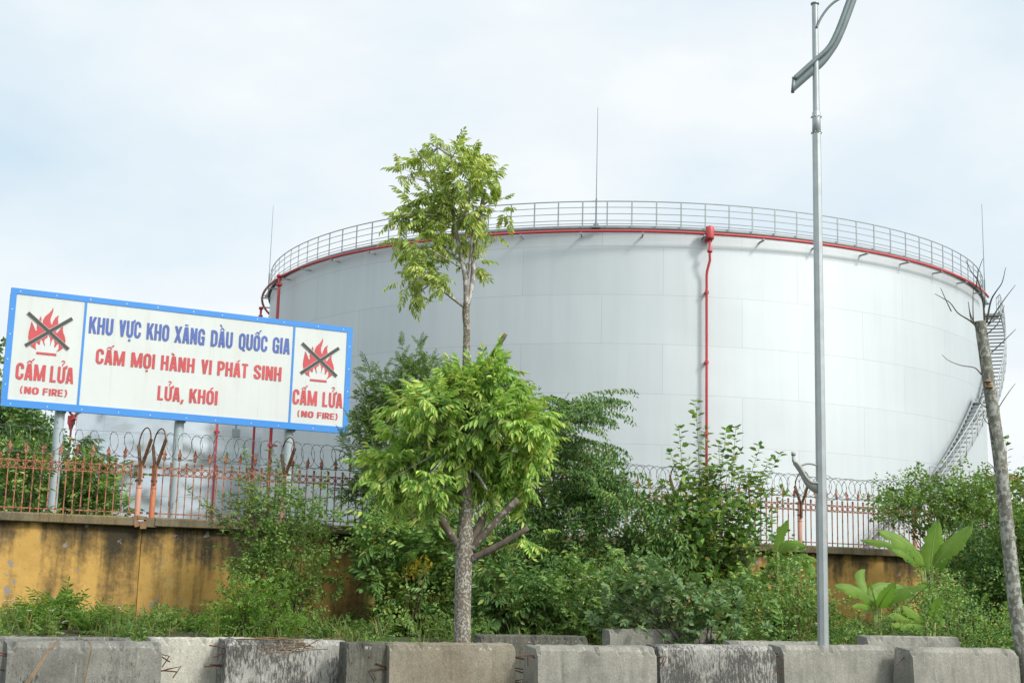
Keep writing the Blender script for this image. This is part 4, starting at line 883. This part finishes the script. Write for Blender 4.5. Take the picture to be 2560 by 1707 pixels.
for pts, dy in (([(1060, 1262, 16), (1045, 1240, 18), (1025, 1210, 19), (1008, 1180, 19), (996, 1150, 21)], [0, -.12]), ([(1080, 1262, 20), (1105, 1235, 18), (1150, 1185, 17), (1190, 1148, 15)], [0, -.15]),
                ([(1078, 1250, 18), (1092, 1225, 20), (1108, 1190, 18), (1120, 1160, 12)], [0, .2]), ([(1078, 1285, 18), (1105, 1273, 17), (1160, 1245, 15), (1212, 1214, 12)], [0, -.25]),
                ([(1078, 885, 13), (1100, 862, 14), (1130, 820, 13), (1162, 771, 10)], [0, -.15])):
    m = MB(); px_tube(m, pts, TYr, 10, dy=dy); m.build('cut_limb', M['deadwood'], tree, True)
rng = np.random.default_rng(8)
# lower crown : twig tips through a dome, leaves radiating and drooping
C0 = V(1053, 1035, TYr); s_m = TYr/FPX*K
lob = [(1130, 858, 28, 22), (1085, 890, 36, 26), (1165, 892, 32, 26), (1030, 888, 28, 22), (985, 908, 28, 22), (1120, 920, 45, 32), (1060, 930, 45, 32), (1000, 945, 44, 30), (942, 950, 30, 22), (1195, 932, 34, 28), (1235, 948, 22, 18), (1150, 970, 45, 34), (1080, 985, 50, 36), (1010, 1000, 46, 34), (950, 1000, 38, 28), (903, 1002, 26, 20), (1212, 985, 36, 28), (1238, 1012, 16, 16), (1180, 1030, 42, 30), (1110, 1045, 48, 34), (1040, 1055, 46, 32), (970, 1055, 44, 32), (908, 1062, 38, 26), (866, 1076, 20, 14), (1216, 1045, 24, 20), (1188, 1090, 34, 22), (1130, 1100, 40, 26), (1060, 1105, 38, 20), (985, 1110, 42, 26), (922, 1116, 34, 20), (882, 1110, 20, 14), (950, 1148, 28, 14), (1196, 1122, 18, 14), (1010, 1140, 26, 12)]
tips = []; dirs = []
for cx_, cy_2, rx_, ry_ in lob:
    n_ = max(4, int(rx_*ry_/76))
    d = rng.normal(0, 1, (n_, 3)); d /= np.linalg.norm(d, axis=1)[:, None]; rr = rng.uniform(.1, 1.0, n_)**.5
    c = V(cx_, cy_2, TYr); rc = math.hypot((cx_-1055)/200, (cy_2-1010)/150); c[1] += rng.uniform(-1, 1)*.85*math.sqrt(max(.05, 1-rc*rc))
    tips.append(c+d*rr[:, None]*np.array([rx_*s_m, rx_*s_m*1.3, ry_*s_m])); dirs.append(d*.8+(tips[-1]-C0)/1.2*.5+np.array([0, 0, .25]))
tips = np.concatenate(tips); dirs = np.concatenate(dirs); cm_ = MB(); dirs /= np.linalg.norm(dirs, axis=1)[:, None]
for k_ in range(3): place(cm_, T_pin_main, tips-dirs*.05*k_, dirs+rng.normal(0, .6, dirs.shape)+np.array([0, 0, .0]), rng, 1.08, .28, roll=.3)
e_ = np.array([V(1200+rng.normal(0, 14), 1245+rng.normal(0, 16), TYr-.2) for _ in range(12)]); place(cm_, T_pin_main, e_, rng.normal(0, .5, e_.shape)+np.array([.3, 0, .1]), rng, .9)
e_ = np.array([V(1125+rng.normal(0, 16), 1125+rng.normal(0, 22), TYr+.1) for _ in range(22)]); place(cm_, T_pin_main, e_, rng.normal(0, .5, e_.shape)+np.array([.3, 0, .1]), rng, .9)
cm_.build('lower_crown', M['leaf_main'], tree)
tw = MB()
for i in rng.permutation(len(tips))[:110]: tw.tube(bez(C0+np.array([0, 0, .1])+(tips[i]-C0)*.25, C0*.4+tips[i]*.6+np.array([0, 0, .08]), tips[i], 6), np.linspace(.012, .003, 6), 4, cap=False)
# upper crown
lob2 = [(1000, 338, 28, 14), (985, 350, 28, 20), (1062, 345, 30, 24), (1085, 375, 35, 28), (955, 375, 22, 22), (932, 395, 22, 14), (1040, 380, 35, 28), (1070, 430, 45, 32), (1130, 420, 30, 22), (1150, 470, 24, 24), (1000, 460, 42, 28), (950, 465, 26, 18), (1060, 470, 40, 30), (930, 505, 26, 22), (985, 505, 36, 25), (1035, 510, 35, 28), (1100, 500, 34, 25),
        (1125, 520, 20, 16), (935, 545, 32, 24), (990, 545, 34, 24), (1030, 545, 28, 20), (1075, 540, 24, 18), (945, 590, 20, 16), (985, 590, 26, 18), (1095, 600, 16, 16), (960, 625, 26, 20), (940, 655, 24, 18), (990, 640, 26, 16), (945, 685, 14, 14), (1020, 660, 16, 10), (1010, 600, 16, 12)]
tips = []; dirs = []
for cx_, cy_2, rx_, ry_ in lob2:
    rx_ *= .85; n_ = max(4, int(rx_*ry_/66)); d = rng.normal(0, 1, (n_, 3)); d /= np.linalg.norm(d, axis=1)[:, None]; rr = rng.uniform(.2, 1.0, n_)**.5
    c = V(cx_, cy_2, TYr); c[1] += rng.normal(0, .3); tips.append(c+d*rr[:, None]*np.array([rx_*s_m, rx_*s_m, ry_*s_m])); dirs.append(d+np.array([0, 0, .2]))
tips = np.concatenate(tips); dirs = np.concatenate(dirs); cu_ = MB()
for k_ in range(2): place(cu_, T_pin_main, tips, dirs+rng.normal(0, .6, dirs.shape), rng, .84, .25, roll=.3)
cu_.build('upper_crown', M['leaf_top'], tree)
sk = np.array([V(a, b, TYr) for a, b in ((1005, 340), (1015, 400), (1036, 470), (1045, 520), (1056, 575), (980, 635), (965, 600), (1000, 565), (1088, 500), (1100, 480), (985, 420), (1080, 420), (960, 500), (1000, 500))])
for p in tips[rng.permutation(len(tips))[:150]]:
    a = sk[np.linalg.norm(sk-p, axis=1).argmin()]; tw.tube(bez(a, (a+p)/2+rng.normal(0, .03, 3), p, 5), np.linspace(.009, .003, 5), 4, cap=False)
BRM.V += tw.V; BRM.F += [f+BRM.n for f in tw.F]; BRM.n += tw.n; BRM.build('branches', M['bark_upper'], tree, True)
# ------------------------------------------------------------------ bare topped trunk at right
BY = 23.0
bt = plant('bare_tree', (V(2345, 1500, BY)[0], BY, 0), 'dead topped trunk with lichen and a few bare twigs at the right edge', 'tree')
m = MB(); px_tube(m, [(2372, 1620, 38), (2362, 1560, 36), (2345, 1470, 33), (2330, 1370, 32), (2312, 1200, 31), (2297, 1060, 30), (2283, 960, 29), (2270, 870, 28), (2260, 800, 27), (2252, 745, 26), (2251, 738, 24)], BY, 14)
rb_ = np.random.default_rng(6)
for k in range(8):
    a, b = 2262+k*9.5, 790+k*75; Q = V(a+rb_.choice([-11, 11]), b, BY-.03); m.lathe(Q, [(.001, -.02), (.03, -.01), (.03, .02), (.001, .03)], 8)
m.build('trunk', M['bark_dead'], bt, True)
m = MB()
for pts in ([(2246, 752, 5), (2225, 738, 4), (2195, 722, 3), (2175, 700, 2.5), (2155, 690, 2), (2137, 682, 1.4)], [(2185, 715, 2.5), (2165, 690, 2), (2150, 668, 1.2)], [(2240, 745, 3), (2222, 725, 2.5), (2213, 700, 1.5)], [(2262, 745, 5), (2255, 700, 4), (2242, 655, 3), (2222, 630, 2), (2207, 605, 1.3)],
            [(2242, 660, 3), (2240, 630, 2), (2246, 602, 1.3)], [(2266, 742, 5), (2272, 695, 4), (2280, 675, 3), (2292, 655, 2.2), (2298, 622, 1.3)], [(2270, 745, 4), (2285, 715, 3), (2300, 690, 2.2), (2320, 662, 1.3)], [(2258, 775, 3.5), (2268, 765, 3), (2285, 745, 2.5), (2295, 708, 1.4)],
            [(2254, 775, 3), (2240, 760, 2.5), (2222, 738, 2), (2215, 720, 1.2)], [(2236, 745, 3), (2228, 700, 2), (2225, 655, 1.2)], [(2277, 810, 3), (2300, 785, 2.2), (2321, 762, 1.3)], [(2254, 860, 3.2), (2235, 846, 2.6), (2200, 842, 2), (2170, 832, 1.6), (2153, 820, 1.1)], [(2256, 825, 2.2), (2243, 815, 1.6), (2238, 800, 1)],
            [(2288, 945, 2.6), (2305, 910, 2), (2320, 885, 1.1)], [(2266, 935, 2.4), (2245, 928, 1.8), (2236, 912, 1.1)], [(2272, 975, 2), (2254, 965, 1.6), (2246, 952, 1)], [(2281, 1015, 2.2), (2270, 995, 1.6), (2259, 972, 1)], [(2287, 1085, 2.4), (2272, 1072, 1.8), (2255, 1063, 1.1)]):
    m = MB(); px_tube(m, pts, BY, 6, 4, dy=[0, -.15, -.25]); m.build('twig', M['twig'], bt, True)
for a, b in ((2268, 876, ), (2272, 889)):
    MB().lathe(V(a, b, BY-.10), [(.001, -.02), (.07, -.005), (.06, .012), (.001, .02)], 12).build('bracket_fungus', paint('brown_fungus', (.30, .16, .07), .8), bt)

# ------------------------------------------------------------------ shrubs and small trees along the wall
def base_at(px, Y): 
    p = V(px, 1440, Y); p[2] = float(gz(p[0], p[1])); return p
# feathery tree left of the street tree
bush('feathery_tree', 'dark feathery-leaved tree growing up past the fence left of the leafy tree', 'tree', [(822, 870), (850, 845), (900, 850), (950, 825), (1000, 830), (1040, 850), (1060, 900), (1060, 1100), (1050, 1250), (900, 1230), (820, 1190), (800, 1120), (830, 1080), (800, 1060), (830, 1020), (850, 985), (815, 965), (840, 930), (815, 905)], 30.0, 31.4, 840, T_pin_fea, 'leaf_feather', [base_at(930, 30.8), base_at(960, 30.6)], 31, per=3, upb=.15, out=.75, stems=80, clump=42, stem_mat='twig')
# layered tree right of it
rl = np.random.default_rng(32)
def layered(mb_, rng):
    sbx = MB()
    for sx_, sy_, mx_, my_, tx_, ty_, Y in ((1240, 950, 1330, 880, 1452, 892, 31.5), (1250, 960, 1340, 915, 1440, 920, 31.3), (1250, 980, 1340, 920, 1445, 955, 31.0), (1240, 1010, 1340, 975, 1450, 1030, 31.2), (1250, 1030, 1350, 985, 1440, 1040, 31.6), (1250, 1050, 1340, 1020, 1430, 1060, 31.0), (1240, 1080, 1350, 1050, 1470, 1100, 31.3), (1250, 1110, 1380, 1070, 1505, 1140, 31.0),
                                          (1250, 1120, 1360, 1090, 1450, 1130, 31.8), (1240, 1150, 1370, 1110, 1520, 1150, 31.4), (1230, 990, 1290, 930, 1370, 925, 30.8), (1230, 910, 1270, 890, 1310, 900, 31.2)):
        for k_ in range(4):
            c = bez(V(sx_, sy_+k_*9, Y), V(mx_+rng.normal(0, 15), my_+k_*10+rng.normal(0, 8), Y-.3*k_), V(tx_-k_*22+rng.normal(0, 8), ty_+k_*11+rng.normal(0, 12), Y-.5*k_), 24)
            T = np.gradient(c, axis=0); T /= np.linalg.norm(T, axis=1)[:, None]
            for s_ in (-1, 1): place(mb_, T_sprig_l, c[4::2], T[4::2]*.9+np.array([0, s_*.8, -.15])+rng.normal(0, .15, c[4::2].shape), rng, .85, .25)
            place(mb_, [hexleaf(.13, .046, .14, .3)], c[3:], T[3:]*.5+np.array([0, -.3, -.7])+rng.normal(0, .2, c[3:].shape), rng, 1.1, .2)
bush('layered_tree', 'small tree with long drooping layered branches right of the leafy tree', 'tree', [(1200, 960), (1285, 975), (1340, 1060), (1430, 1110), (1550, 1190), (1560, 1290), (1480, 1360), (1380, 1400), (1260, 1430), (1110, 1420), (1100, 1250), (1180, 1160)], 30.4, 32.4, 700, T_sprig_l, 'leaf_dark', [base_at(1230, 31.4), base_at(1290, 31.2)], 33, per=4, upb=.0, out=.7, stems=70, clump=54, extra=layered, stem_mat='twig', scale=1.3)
# dark shrub under the street tree (behind it)
bush('wall_shrub', 'deep green shrub filling the wall foot left of the leafy tree trunk', 'shrub', [(835, 1230), (890, 1190), (960, 1200), (1050, 1200), (1050, 1450), (890, 1450), (870, 1380), (845, 1320)], 28.6, 30.6, 330, T_sprig_b+T_palm[:1]+T_pin_big[:2], 'leaf_mid', [base_at(900, 29.8), base_at(980, 29.8)], 34, per=4, stems=60, clump=26, scale=1.2, group='shrubs along the wall')
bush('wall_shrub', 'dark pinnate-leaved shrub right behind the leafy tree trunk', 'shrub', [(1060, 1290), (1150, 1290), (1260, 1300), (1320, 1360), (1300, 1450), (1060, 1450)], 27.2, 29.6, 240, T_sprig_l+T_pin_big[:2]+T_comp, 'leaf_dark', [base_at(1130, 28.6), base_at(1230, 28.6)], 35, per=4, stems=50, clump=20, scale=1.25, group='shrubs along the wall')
# sapling clump of tall shoots
def sap(mb_, rng):
    sb = MB(); tips = [(1598, 925, 32), (1560, 985, 31.8), (1668, 990, 32.2), (1690, 985, 32.4), (1650, 1020, 31.9), (1745, 1025, 32.3), (1790, 1045, 32.6), (1765, 1060, 32.2), (1620, 990, 32.4), (1540, 1040, 31.8), (1525, 1110, 31.6), (1580, 1060, 31.6), (1630, 1080, 31.6), (1700, 1080, 31.7), (1720, 1100, 32.5), (1760, 1130, 32.0), (1800, 1140, 32.2), (1490, 1110, 31.8), (1600, 1110, 32.4), (1680, 1130, 32.2), (1550, 1150, 32.3), (1740, 1160, 31.6)]
    tp_ = [V(a, b, y) for a, b, y in tips]; bs = [base_at(1630+rng.normal(0, 40)+.1*(a-1640), 32.2+rng.normal(0, .15)) for a, b, y in tips]
    shoots(mb_, sb, rng, bs, tp_, T_broad, 1.65, .060, .35, .014, .12, .5)
    for k_ in range(70):
        i = rng.integers(0, len(tips)); f = rng.uniform(.35, .8); st_ = bs[i]*(1-f)+tp_[i]*f; tp2 = st_+np.array([rng.normal(0, .4), rng.normal(0, .3), rng.uniform(.15, .6)]); shoots(mb_, sb, rng, [st_], [tp2], T_broad, 1.5, .055, .15, .008, .1, .4)
    sap.sb = sb
sp_ = bush('sapling_clump', 'clump of tall straight shoots with rounded leaves beside the red riser', 'shrub', [(1490, 1180), (1560, 1120), (1700, 1130), (1790, 1200), (1800, 1290), (1770, 1400), (1680, 1450), (1520, 1430), (1480, 1330)], 31.0, 32.8, 1200, T_broad, 'leaf_mid', [base_at(1640, 32.2), base_at(1590, 32.0)], 36, per=3, stems=40, extra=sap, clump=44, scale=1.5)
sap.sb.build('shoot', M['stem'], sp_, True)
# vine-leaved shrub over the left wall
def vin(mb_, rng):
    sb = MB(); tips = [(610, 1085, 29.3), (560, 1030, 29.4), (640, 1075, 29.5), (560, 1100, 29.2), (500, 1130, 29.3), (475, 1165, 29.2), (690, 1130, 29.5), (745, 1175, 29.6), (735, 1145, 29.5), (620, 1130, 29.4), (590, 1150, 29.3), (660, 1160, 29.3), (545, 1150, 29.2), (770, 1165, 29.8), (700, 1230, 29.4), (760, 1330, 29.3), (790, 1260, 29.5), (545, 1230, 29.0), (600, 1200, 28.9)]
    tp_ = [V(a, b, y) for a, b, y in tips]; bs = [base_at(640+rng.normal(0, 30), 28.9) for _ in tips]
    shoots(mb_, sb, rng, bs, tp_, T_broad, .85, .055, .2, .012, .2, .5)
    for k_ in range(36):
        i = rng.integers(0, 14); st_ = bs[i]*.35+tp_[i]*.65; a = rng.uniform(-1, 1); tp2 = tp_[i]+np.array([a*.6, rng.normal(0, .2), rng.uniform(-.35, .15)]); shoots(mb_, sb, rng, [st_], [tp2], T_small, .95, .07, .3, .007, .3, .3)
    vin.sb = sb
v_ = bush('climbing_shrub', 'tall leafy shrub climbing over the yellow wall below the billboard', 'shrub', [(530, 1190), (600, 1120), (700, 1120), (740, 1190), (730, 1250), (740, 1330), (720, 1420), (640, 1440), (590, 1400), (560, 1320), (540, 1250)], 28.4, 29.4, 560, T_vine+T_broad, 'leaf_vine', [base_at(640, 28.9), base_at(670, 28.9)], 37, per=3, stems=45, extra=vin, clump=44, scale=.9)
vin.sb.build('shoot', M['stem'], v_, True)
bush('weed_shrub', 'bright low shrub with upright tips before the climbing shrub', 'shrub', [(480, 1430), (500, 1390), (560, 1340), (590, 1360), (650, 1340), (670, 1390), (690, 1450), (480, 1455)], 25.0, 26.2, 210, T_comp+T_small, 'leaf_bright', [base_at(560, 25.6), base_at(620, 25.6)], 38, per=3, stems=40, clump=20, upb=.7)
# lobed-leaf shrub in front right of centre
bush('lobed_leaf_shrub', 'low spreading shrub with grey-green lobed leaves on crooked stems', 'shrub', [(1390, 1370), (1420, 1320), (1500, 1290), (1560, 1330), (1650, 1345), (1700, 1390), (1730, 1430), (1700, 1470), (1560, 1465), (1440, 1455), (1400, 1430)], 23.8, 25.4, 290, T_palm, 'leaf_grey', [base_at(1600, 24.6), base_at(1630, 24.8)], 39, per=3, stems=70, clump=34, scale=.9, upb=.3, stem_mat='twig')
bush('lobed_leaf_shrub', 'taller lobed-leaf shrub behind, at the middle of the wall', 'shrub', [(1260, 1330), (1330, 1290), (1420, 1280), (1500, 1300), (1480, 1380), (1380, 1440), (1280, 1450), (1250, 1400)], 26.4, 28.0, 210, T_palm+T_comp, 'leaf_mid', [base_at(1370, 27.4)], 40, per=3, stems=50, clump=20, scale=1.0)
bush('weed_shrub', 'fine-leaved green shrub left of the lamp post base', 'shrub', [(1690, 1330), (1770, 1310), (1870, 1300), (1890, 1420), (1880, 1500), (1700, 1490), (1720, 1420)], 25.2, 28.5, 320, T_comp+T_vine+T_pin_big[:1], 'leaf_mid', [base_at(1780, 27), base_at(1840, 26)], 41, per=3, stems=50, clump=24, scale=1.0)
bush('weed_shrub', 'weedy shrub in the gap right of the lamp post base', 'shrub', [(1900, 1390), (1990, 1420), (2075, 1420), (2100, 1350), (2150, 1325), (2210, 1340), (2240, 1400), (2330, 1400), (2345, 1500), (1900, 1500)], 24.6, 28.5, 560, T_comp+T_vine+T_sprig_b[:1], 'leaf_mid', [base_at(2000, 26), base_at(2200, 26)], 42, per=3, stems=40, clump=34, scale=.8)
# right hand bushes
bush('wall_shrub', 'rounded light green bush over the fence right of the lamp post', 'shrub', [(2000, 1165), (2050, 1130), (2130, 1110), (2220, 1100), (2290, 1110), (2330, 1180), (2300, 1260), (2200, 1200), (2100, 1210), (2030, 1195)], 34.0, 36.2, 520, T_sprig_b+T_palm[:2], 'leaf_vine', [base_at(2200, 35), base_at(2250, 35)], 43, per=3, stems=60, clump=44, scale=.95, group='shrubs along the wall')
bush('wall_shrub', 'dark green bush at the wall foot behind the bare trunk', 'shrub', [(2160, 1250), (2260, 1190), (2330, 1200), (2400, 1250), (2400, 1460), (2180, 1460), (2150, 1390), (2190, 1330)], 31.0, 34.2, 780, T_sprig_b, 'leaf_dark', [base_at(2250, 33), base_at(2320, 33)], 44, per=3, stems=60, clump=50, scale=1.1, group='shrubs along the wall')  # dark tone is the leaf colour itself
def rsap(mb_, rng):
    sb = MB(); tips = [(2310, 1010, 31), (2345, 1080, 31), (2330, 1110, 31.2), (2365, 1040, 31.3), (2280, 1120, 31.4), (2385, 1100, 31)]; tp_ = [V(a, b, y) for a, b, y in tips]
    shoots(mb_, sb, rng, [base_at(2345+rng.normal(0, 12), 31.2) for _ in tips], tp_, T_broad, 1.3, .055, .3, .013, .1, .5); rsap.sb = sb
r_ = bush('sapling_clump', 'leafy upright shoots at the right edge behind the bare trunk', 'shrub', [(2300, 1160), (2352, 1120), (2420, 1120), (2420, 1440), (2310, 1440), (2320, 1300)], 30.6, 32.0, 420, T_broad+T_sprig_b, 'leaf_mid', [base_at(2360, 31.2)], 45, per=3, stems=40, extra=rsap, clump=30)
rsap.sb.build('shoot', M['stem'], r_, True)
# trees inside the compound at the left
bush('compound_tree', 'dark leafy tree behind the fence at the left edge', 'tree', [(-60, 780), (-6, 800), (6, 900), (60, 945), (105, 960), (110, 1040), (105, 1100), (130, 1190), (-60, 1200)], 34.5, 38.0, 520, T_sprig_b, 'leaf_dark', [base_at(30, 36)], 46, per=4, stems=60, stem_r=.05, clump=50, scale=1.45, stem_mat='twig')
bush('compound_tree', 'bright broad-leaved bush behind the fence beside the first billboard post', 'tree', [(150, 1110), (170, 1070), (205, 1040), (215, 1010), (230, 1060), (270, 1050), (275, 1060), (240, 1095), (250, 1130), (250, 1180), (140, 1195)], 32.2, 34.0, 190, T_pin_big, 'leaf_mid', [base_at(190, 33)], 47, per=3, stems=40, clump=22, scale=.95, stem_mat='twig')
bush('compound_tree', 'pale green leafy bush behind the fence in the left corner', 'tree', [(-40, 1060), (10, 990), (60, 1000), (110, 1050), (120, 1130), (60, 1190), (-40, 1190)], 31.2, 33.0, 200, T_pin_big+T_sprig_b, 'leaf_mid', [base_at(30, 32.2)], 48, per=3, stems=30, clump=24, scale=1.0, stem_mat='twig')
# ------------------------------------------------------------------ banana plants
bq = lambda x, y, Y: S(1900+x/3.432, 1250+y/3.432, Y)
def banana(label, Y, base, leaves, seed):
    rng = np.random.default_rng(seed); b = bq(*base, Y); b[2] = float(gz(b[0], b[1])); t = plant('banana_plant', b, label, 'banana plant', 'banana plants by the wall'); sb = MB()
    for (x0, y0), (x1, y1), (x2, y2), w, tw_, dy in leaves:
        c = bez(bq(x0, y0, Y), bq(x1, y1, Y-dy*.5), bq(x2, y2, Y-dy), 22); T = np.gradient(c, axis=0); T /= np.linalg.norm(T, axis=1)[:, None]; wm = .9*w/3.432*Y/FPX
        ref = np.array([math.sin(tw_), -math.cos(tw_), .35]); side = np.cross(T, ref); side /= np.linalg.norm(side, axis=1)[:, None]; nn = np.cross(side, T)
        lm_ = MB(); s_ = np.linspace(0, 1, 22); prof = np.clip(np.minimum(s_/.16, 1)**.6*np.minimum((1.0-s_)/.30, 1)**.6, .02, 1)*wm/2
        for sd_ in (-1, 1):
            rows = []
            for f, z_ in ((0, 0), (.5, .07), (1, .02)):
                rows.append(c+side*(sd_*f*prof*(1+rng.normal(0, .03, 22)))[:, None]+nn*((z_*wm-.30*f*f*prof*(1.0)))[:, None]-UP*(.18*f*f*prof)[:, None])
            for ti in rng.choice(np.arange(5, 19), 4, replace=False): k_ = rng.uniform(.3, .75); rows[2][ti] = rows[2][ti]*k_+rows[1][ti]*(1-k_)
            for f_, r_ in ((1, .030), (2, .045)): rows[f_] = rows[f_]+nn*((np.arange(22) % 2)*2-1)[:, None]*r_*wm*.5
            Q = np.stack(rows, 1); fs = []
            for i in range(21):
                for j in range(2):
                    fs.append((i*3+j, (i+1)*3+j, (i+1)*3+j+1, i*3+j+1))
            lm_.add(Q.reshape(-1, 3), fs)
        lm_.build('leaf', M['banana'], t, True)
        sb.tube(c, np.linspace(.018, .004, 22)*wm/.4, 6, cap=False)
        sb.tube(bez(b, b*.4+c[0]*.6+np.array([0, 0, .05]), c[0], 8), np.linspace(.05, .018, 8), 7)
    sb.build('stalk', M['banana_stem'], t, True)
banana('large banana plant with an upright leaf against the fence right of the lamp post', 30.6, (1450, 800), [((1465, 640), (1470, 400), (1525, 165), 200, .1, .1), ((1480, 600), (1560, 420), (1830, 215), 170, -.5, .4), ((1410, 560), (1310, 330), (1005, 265), 160, .6, .5), ((1390, 560), (1180, 340), (860, 345), 110, .8, -.3), ((1380, 570), (1290, 470), (1120, 420), 90, .7, .6)], 1)
banana('spreading low banana plant with pale folded leaf, between lamp post and bare trunk', 25.6, (1010, 1060), [((970, 890), (880, 740), (630, 735), 120, .7, .6), ((990, 900), (880, 690), (1260, 750), 130, .0, -.5), ((1020, 920), (1070, 800), (1165, 712), 130, -.2, .5), ((1040, 900), (1180, 790), (1435, 725), 110, -.6, .3), ((980, 940), (890, 880), (785, 915), 60, .6, .6), ((1000, 960), (800, 640), (900, 595), 120, .3, -.6), ((1005, 950), (970, 780), (935, 675), 22, .0, .3)], 2)
banana('small banana plant tucked left of the lamp post against the wall', 30.6, (150, 760), [((150, 440), (165, 300), (245, 165), 95, .3, .1), ((160, 440), (240, 330), (400, 400), 110, -.2, .3), ((180, 560), (300, 430), (495, 530), 110, -.3, .4), ((360, 480), (430, 560), (450, 670), 110, -.1, .5), ((310, 440), (330, 360), (390, 430), 90, .2, .3)], 3)
banana('young banana plant with short rounded leaves at the foot of the wall', 25.2, (1470, 1100), [((1490, 1020), (1500, 900), (1560, 835), 100, -.3, .3), ((1420, 1040), (1300, 960), (1215, 905), 100, .4, .3), ((1420, 1060), (1220, 960), (1095, 1000), 80, .6, .4), ((1500, 1040), (1560, 990), (1560, 1080), 80, -.5, .5), ((1430, 1080), (1230, 1080), (1120, 1060), 70, .4, .6)], 4)
# ------------------------------------------------------------------ ferns at the left and ground cover
def fern(px, Y, n, L_, lab, seed):
    rng = np.random.default_rng(seed); b = base_at(px, Y); t = plant('fern', b, lab, 'fern', 'ferns at the foot of the left wall'); mb_ = MB()
    Tf = [pinnate(rng, 13, L_, L_*.20, L_*.045, .35, .25, 72, .15) for _ in range(3)]
    az = rng.uniform(0, 6.28, n); el = rng.uniform(.7, 1.35, n); D = np.stack([np.cos(az)*np.cos(el), np.sin(az)*np.cos(el), np.sin(el)], 1)
    place(mb_, Tf, b+rng.normal(0, .10, (n, 3))*np.array([1, 1, .0]), D, rng, 1., .3); mb_.build('fronds', M['leaf_bright'], t)
for i, (px, Y, n, L_, lab) in enumerate(((135, 27.2, 40, .78, 'tall feathery fern clump against the left part of the yellow wall'), (75, 26.0, 26, .55, 'low fern clump near the left edge of the photo'), (300, 26.5, 26, .5, 'fern clump in the grass under the streaked wall'), (440, 26.5, 20, .45, 'fern clump left of the climbing shrub'), (205, 25.5, 22, .5, 'fern clump right of the tall feathery one'))): fern(px, Y, n, L_, lab, 60+i)
rng = np.random.default_rng(77)
def scatter(n, d0, d1, u0=-7.5, u1=26.):
    u = rng.uniform(u0, u1, n); d = rng.uniform(d0, d1, n); P = W0+WD*u[:, None]+WN*d[:, None]; P[:, 2] = gz(P[:, 0], P[:, 1]); return P
g = MB()
blade = [(np.array([[0, .008, 0], [0, -.008, 0], [.16, -.009, .0], [.16, .009, 0], [.30, .006, -.03], [.30, -.006, -.03], [.40, 0, -.09], [.40, .001, -.09]]), np.array([[0, 1, 2, 3], [3, 2, 5, 4], [4, 5, 6, 7]]))]
cl_ = scatter(700, .4, 10.5); P = cl_[rng.integers(0, 700, 6000)]+rng.normal(0, .12, (6000, 3))*np.array([1, 1, 0]); P[:, 2] = gz(P[:, 0], P[:, 1])
D = rng.normal(0, .42, P.shape)+np.array([0, 0, 1.]); place(g, blade, P, D, rng, 1.0, .45, up=(.3, -1, .2), roll=.9)
tag(g.build('grass', M['grass']), 'tufts of grass over the bank between barriers and wall', 'grass', kind='stuff')
w_ = MB(); cl_ = scatter(620, .3, 10.5); hh = rng.uniform(.12, .50, len(cl_)); idx = rng.integers(0, len(cl_), 16000); f = rng.random(16000)
P = cl_[idx]+rng.normal(0, .11, (16000, 3)); P[:, 2] = gz(P[:, 0], P[:, 1])+hh[idx]*f+.02
place(w_, T_comp+T_small, P, rng.normal(0, 1, P.shape)*np.array([1, 1, .4])+np.array([0, 0, .5]), rng, .85, .4)
tag(w_.build('weeds', M['leaf_vine']), 'mixed low leafy weeds covering the bank', 'weeds', kind='stuff')
# little white flowers and yellow sprays
m = MB()
for px, py in ((10, 1505), (20, 1500), (35, 1498), (75, 1525), (95, 1498), (130, 1525), (160, 1555), (165, 1553), (1560, 1445), (1615, 1440), (1450, 1448), (1475, 1443), (300, 1520), (2042, 1560)):
    for k in range(3):
        c = S(px+rng.normal(0, 3), py+rng.normal(0, 2), 24.5); m.lathe(c, [(.001, 0), (.022, .006), (.001, .012)], 6)
tag(m.build('wild_flowers', M['flower']), 'scattered tiny white wild flowers among the weeds', 'flowers', kind='stuff')
bush('flowering_weed', 'yellow flower sprays among the dark shrub left of the trunk', 'plant', [(920, 1290), (990, 1280), (995, 1310), (960, 1325), (925, 1320)], 28.3, 28.7, 40, T_small, 'leaf_yellow', [base_at(950, 28.5)], 50, per=2, stems=8, scale=.7)
# red pipe railing far behind at the right edge
pr_ = MB(); A_ = S(2462, 1190, 62); B_ = S(2640, 1200, 62)
for dz in (0, -.45): pr_.tube([A_+UP*dz, B_+UP*dz], .06, 8)
for f in np.linspace(0, 1, 4): p = A_+(B_-A_)*f; pr_.tube([p, np.array([p[0], p[1], .4])], .05, 8)
tag(pr_.build('pipe_railing', M['red_pipe'], loc=tuple(A_)), 'red pipe railing beside the big tank at the right edge', 'railing')
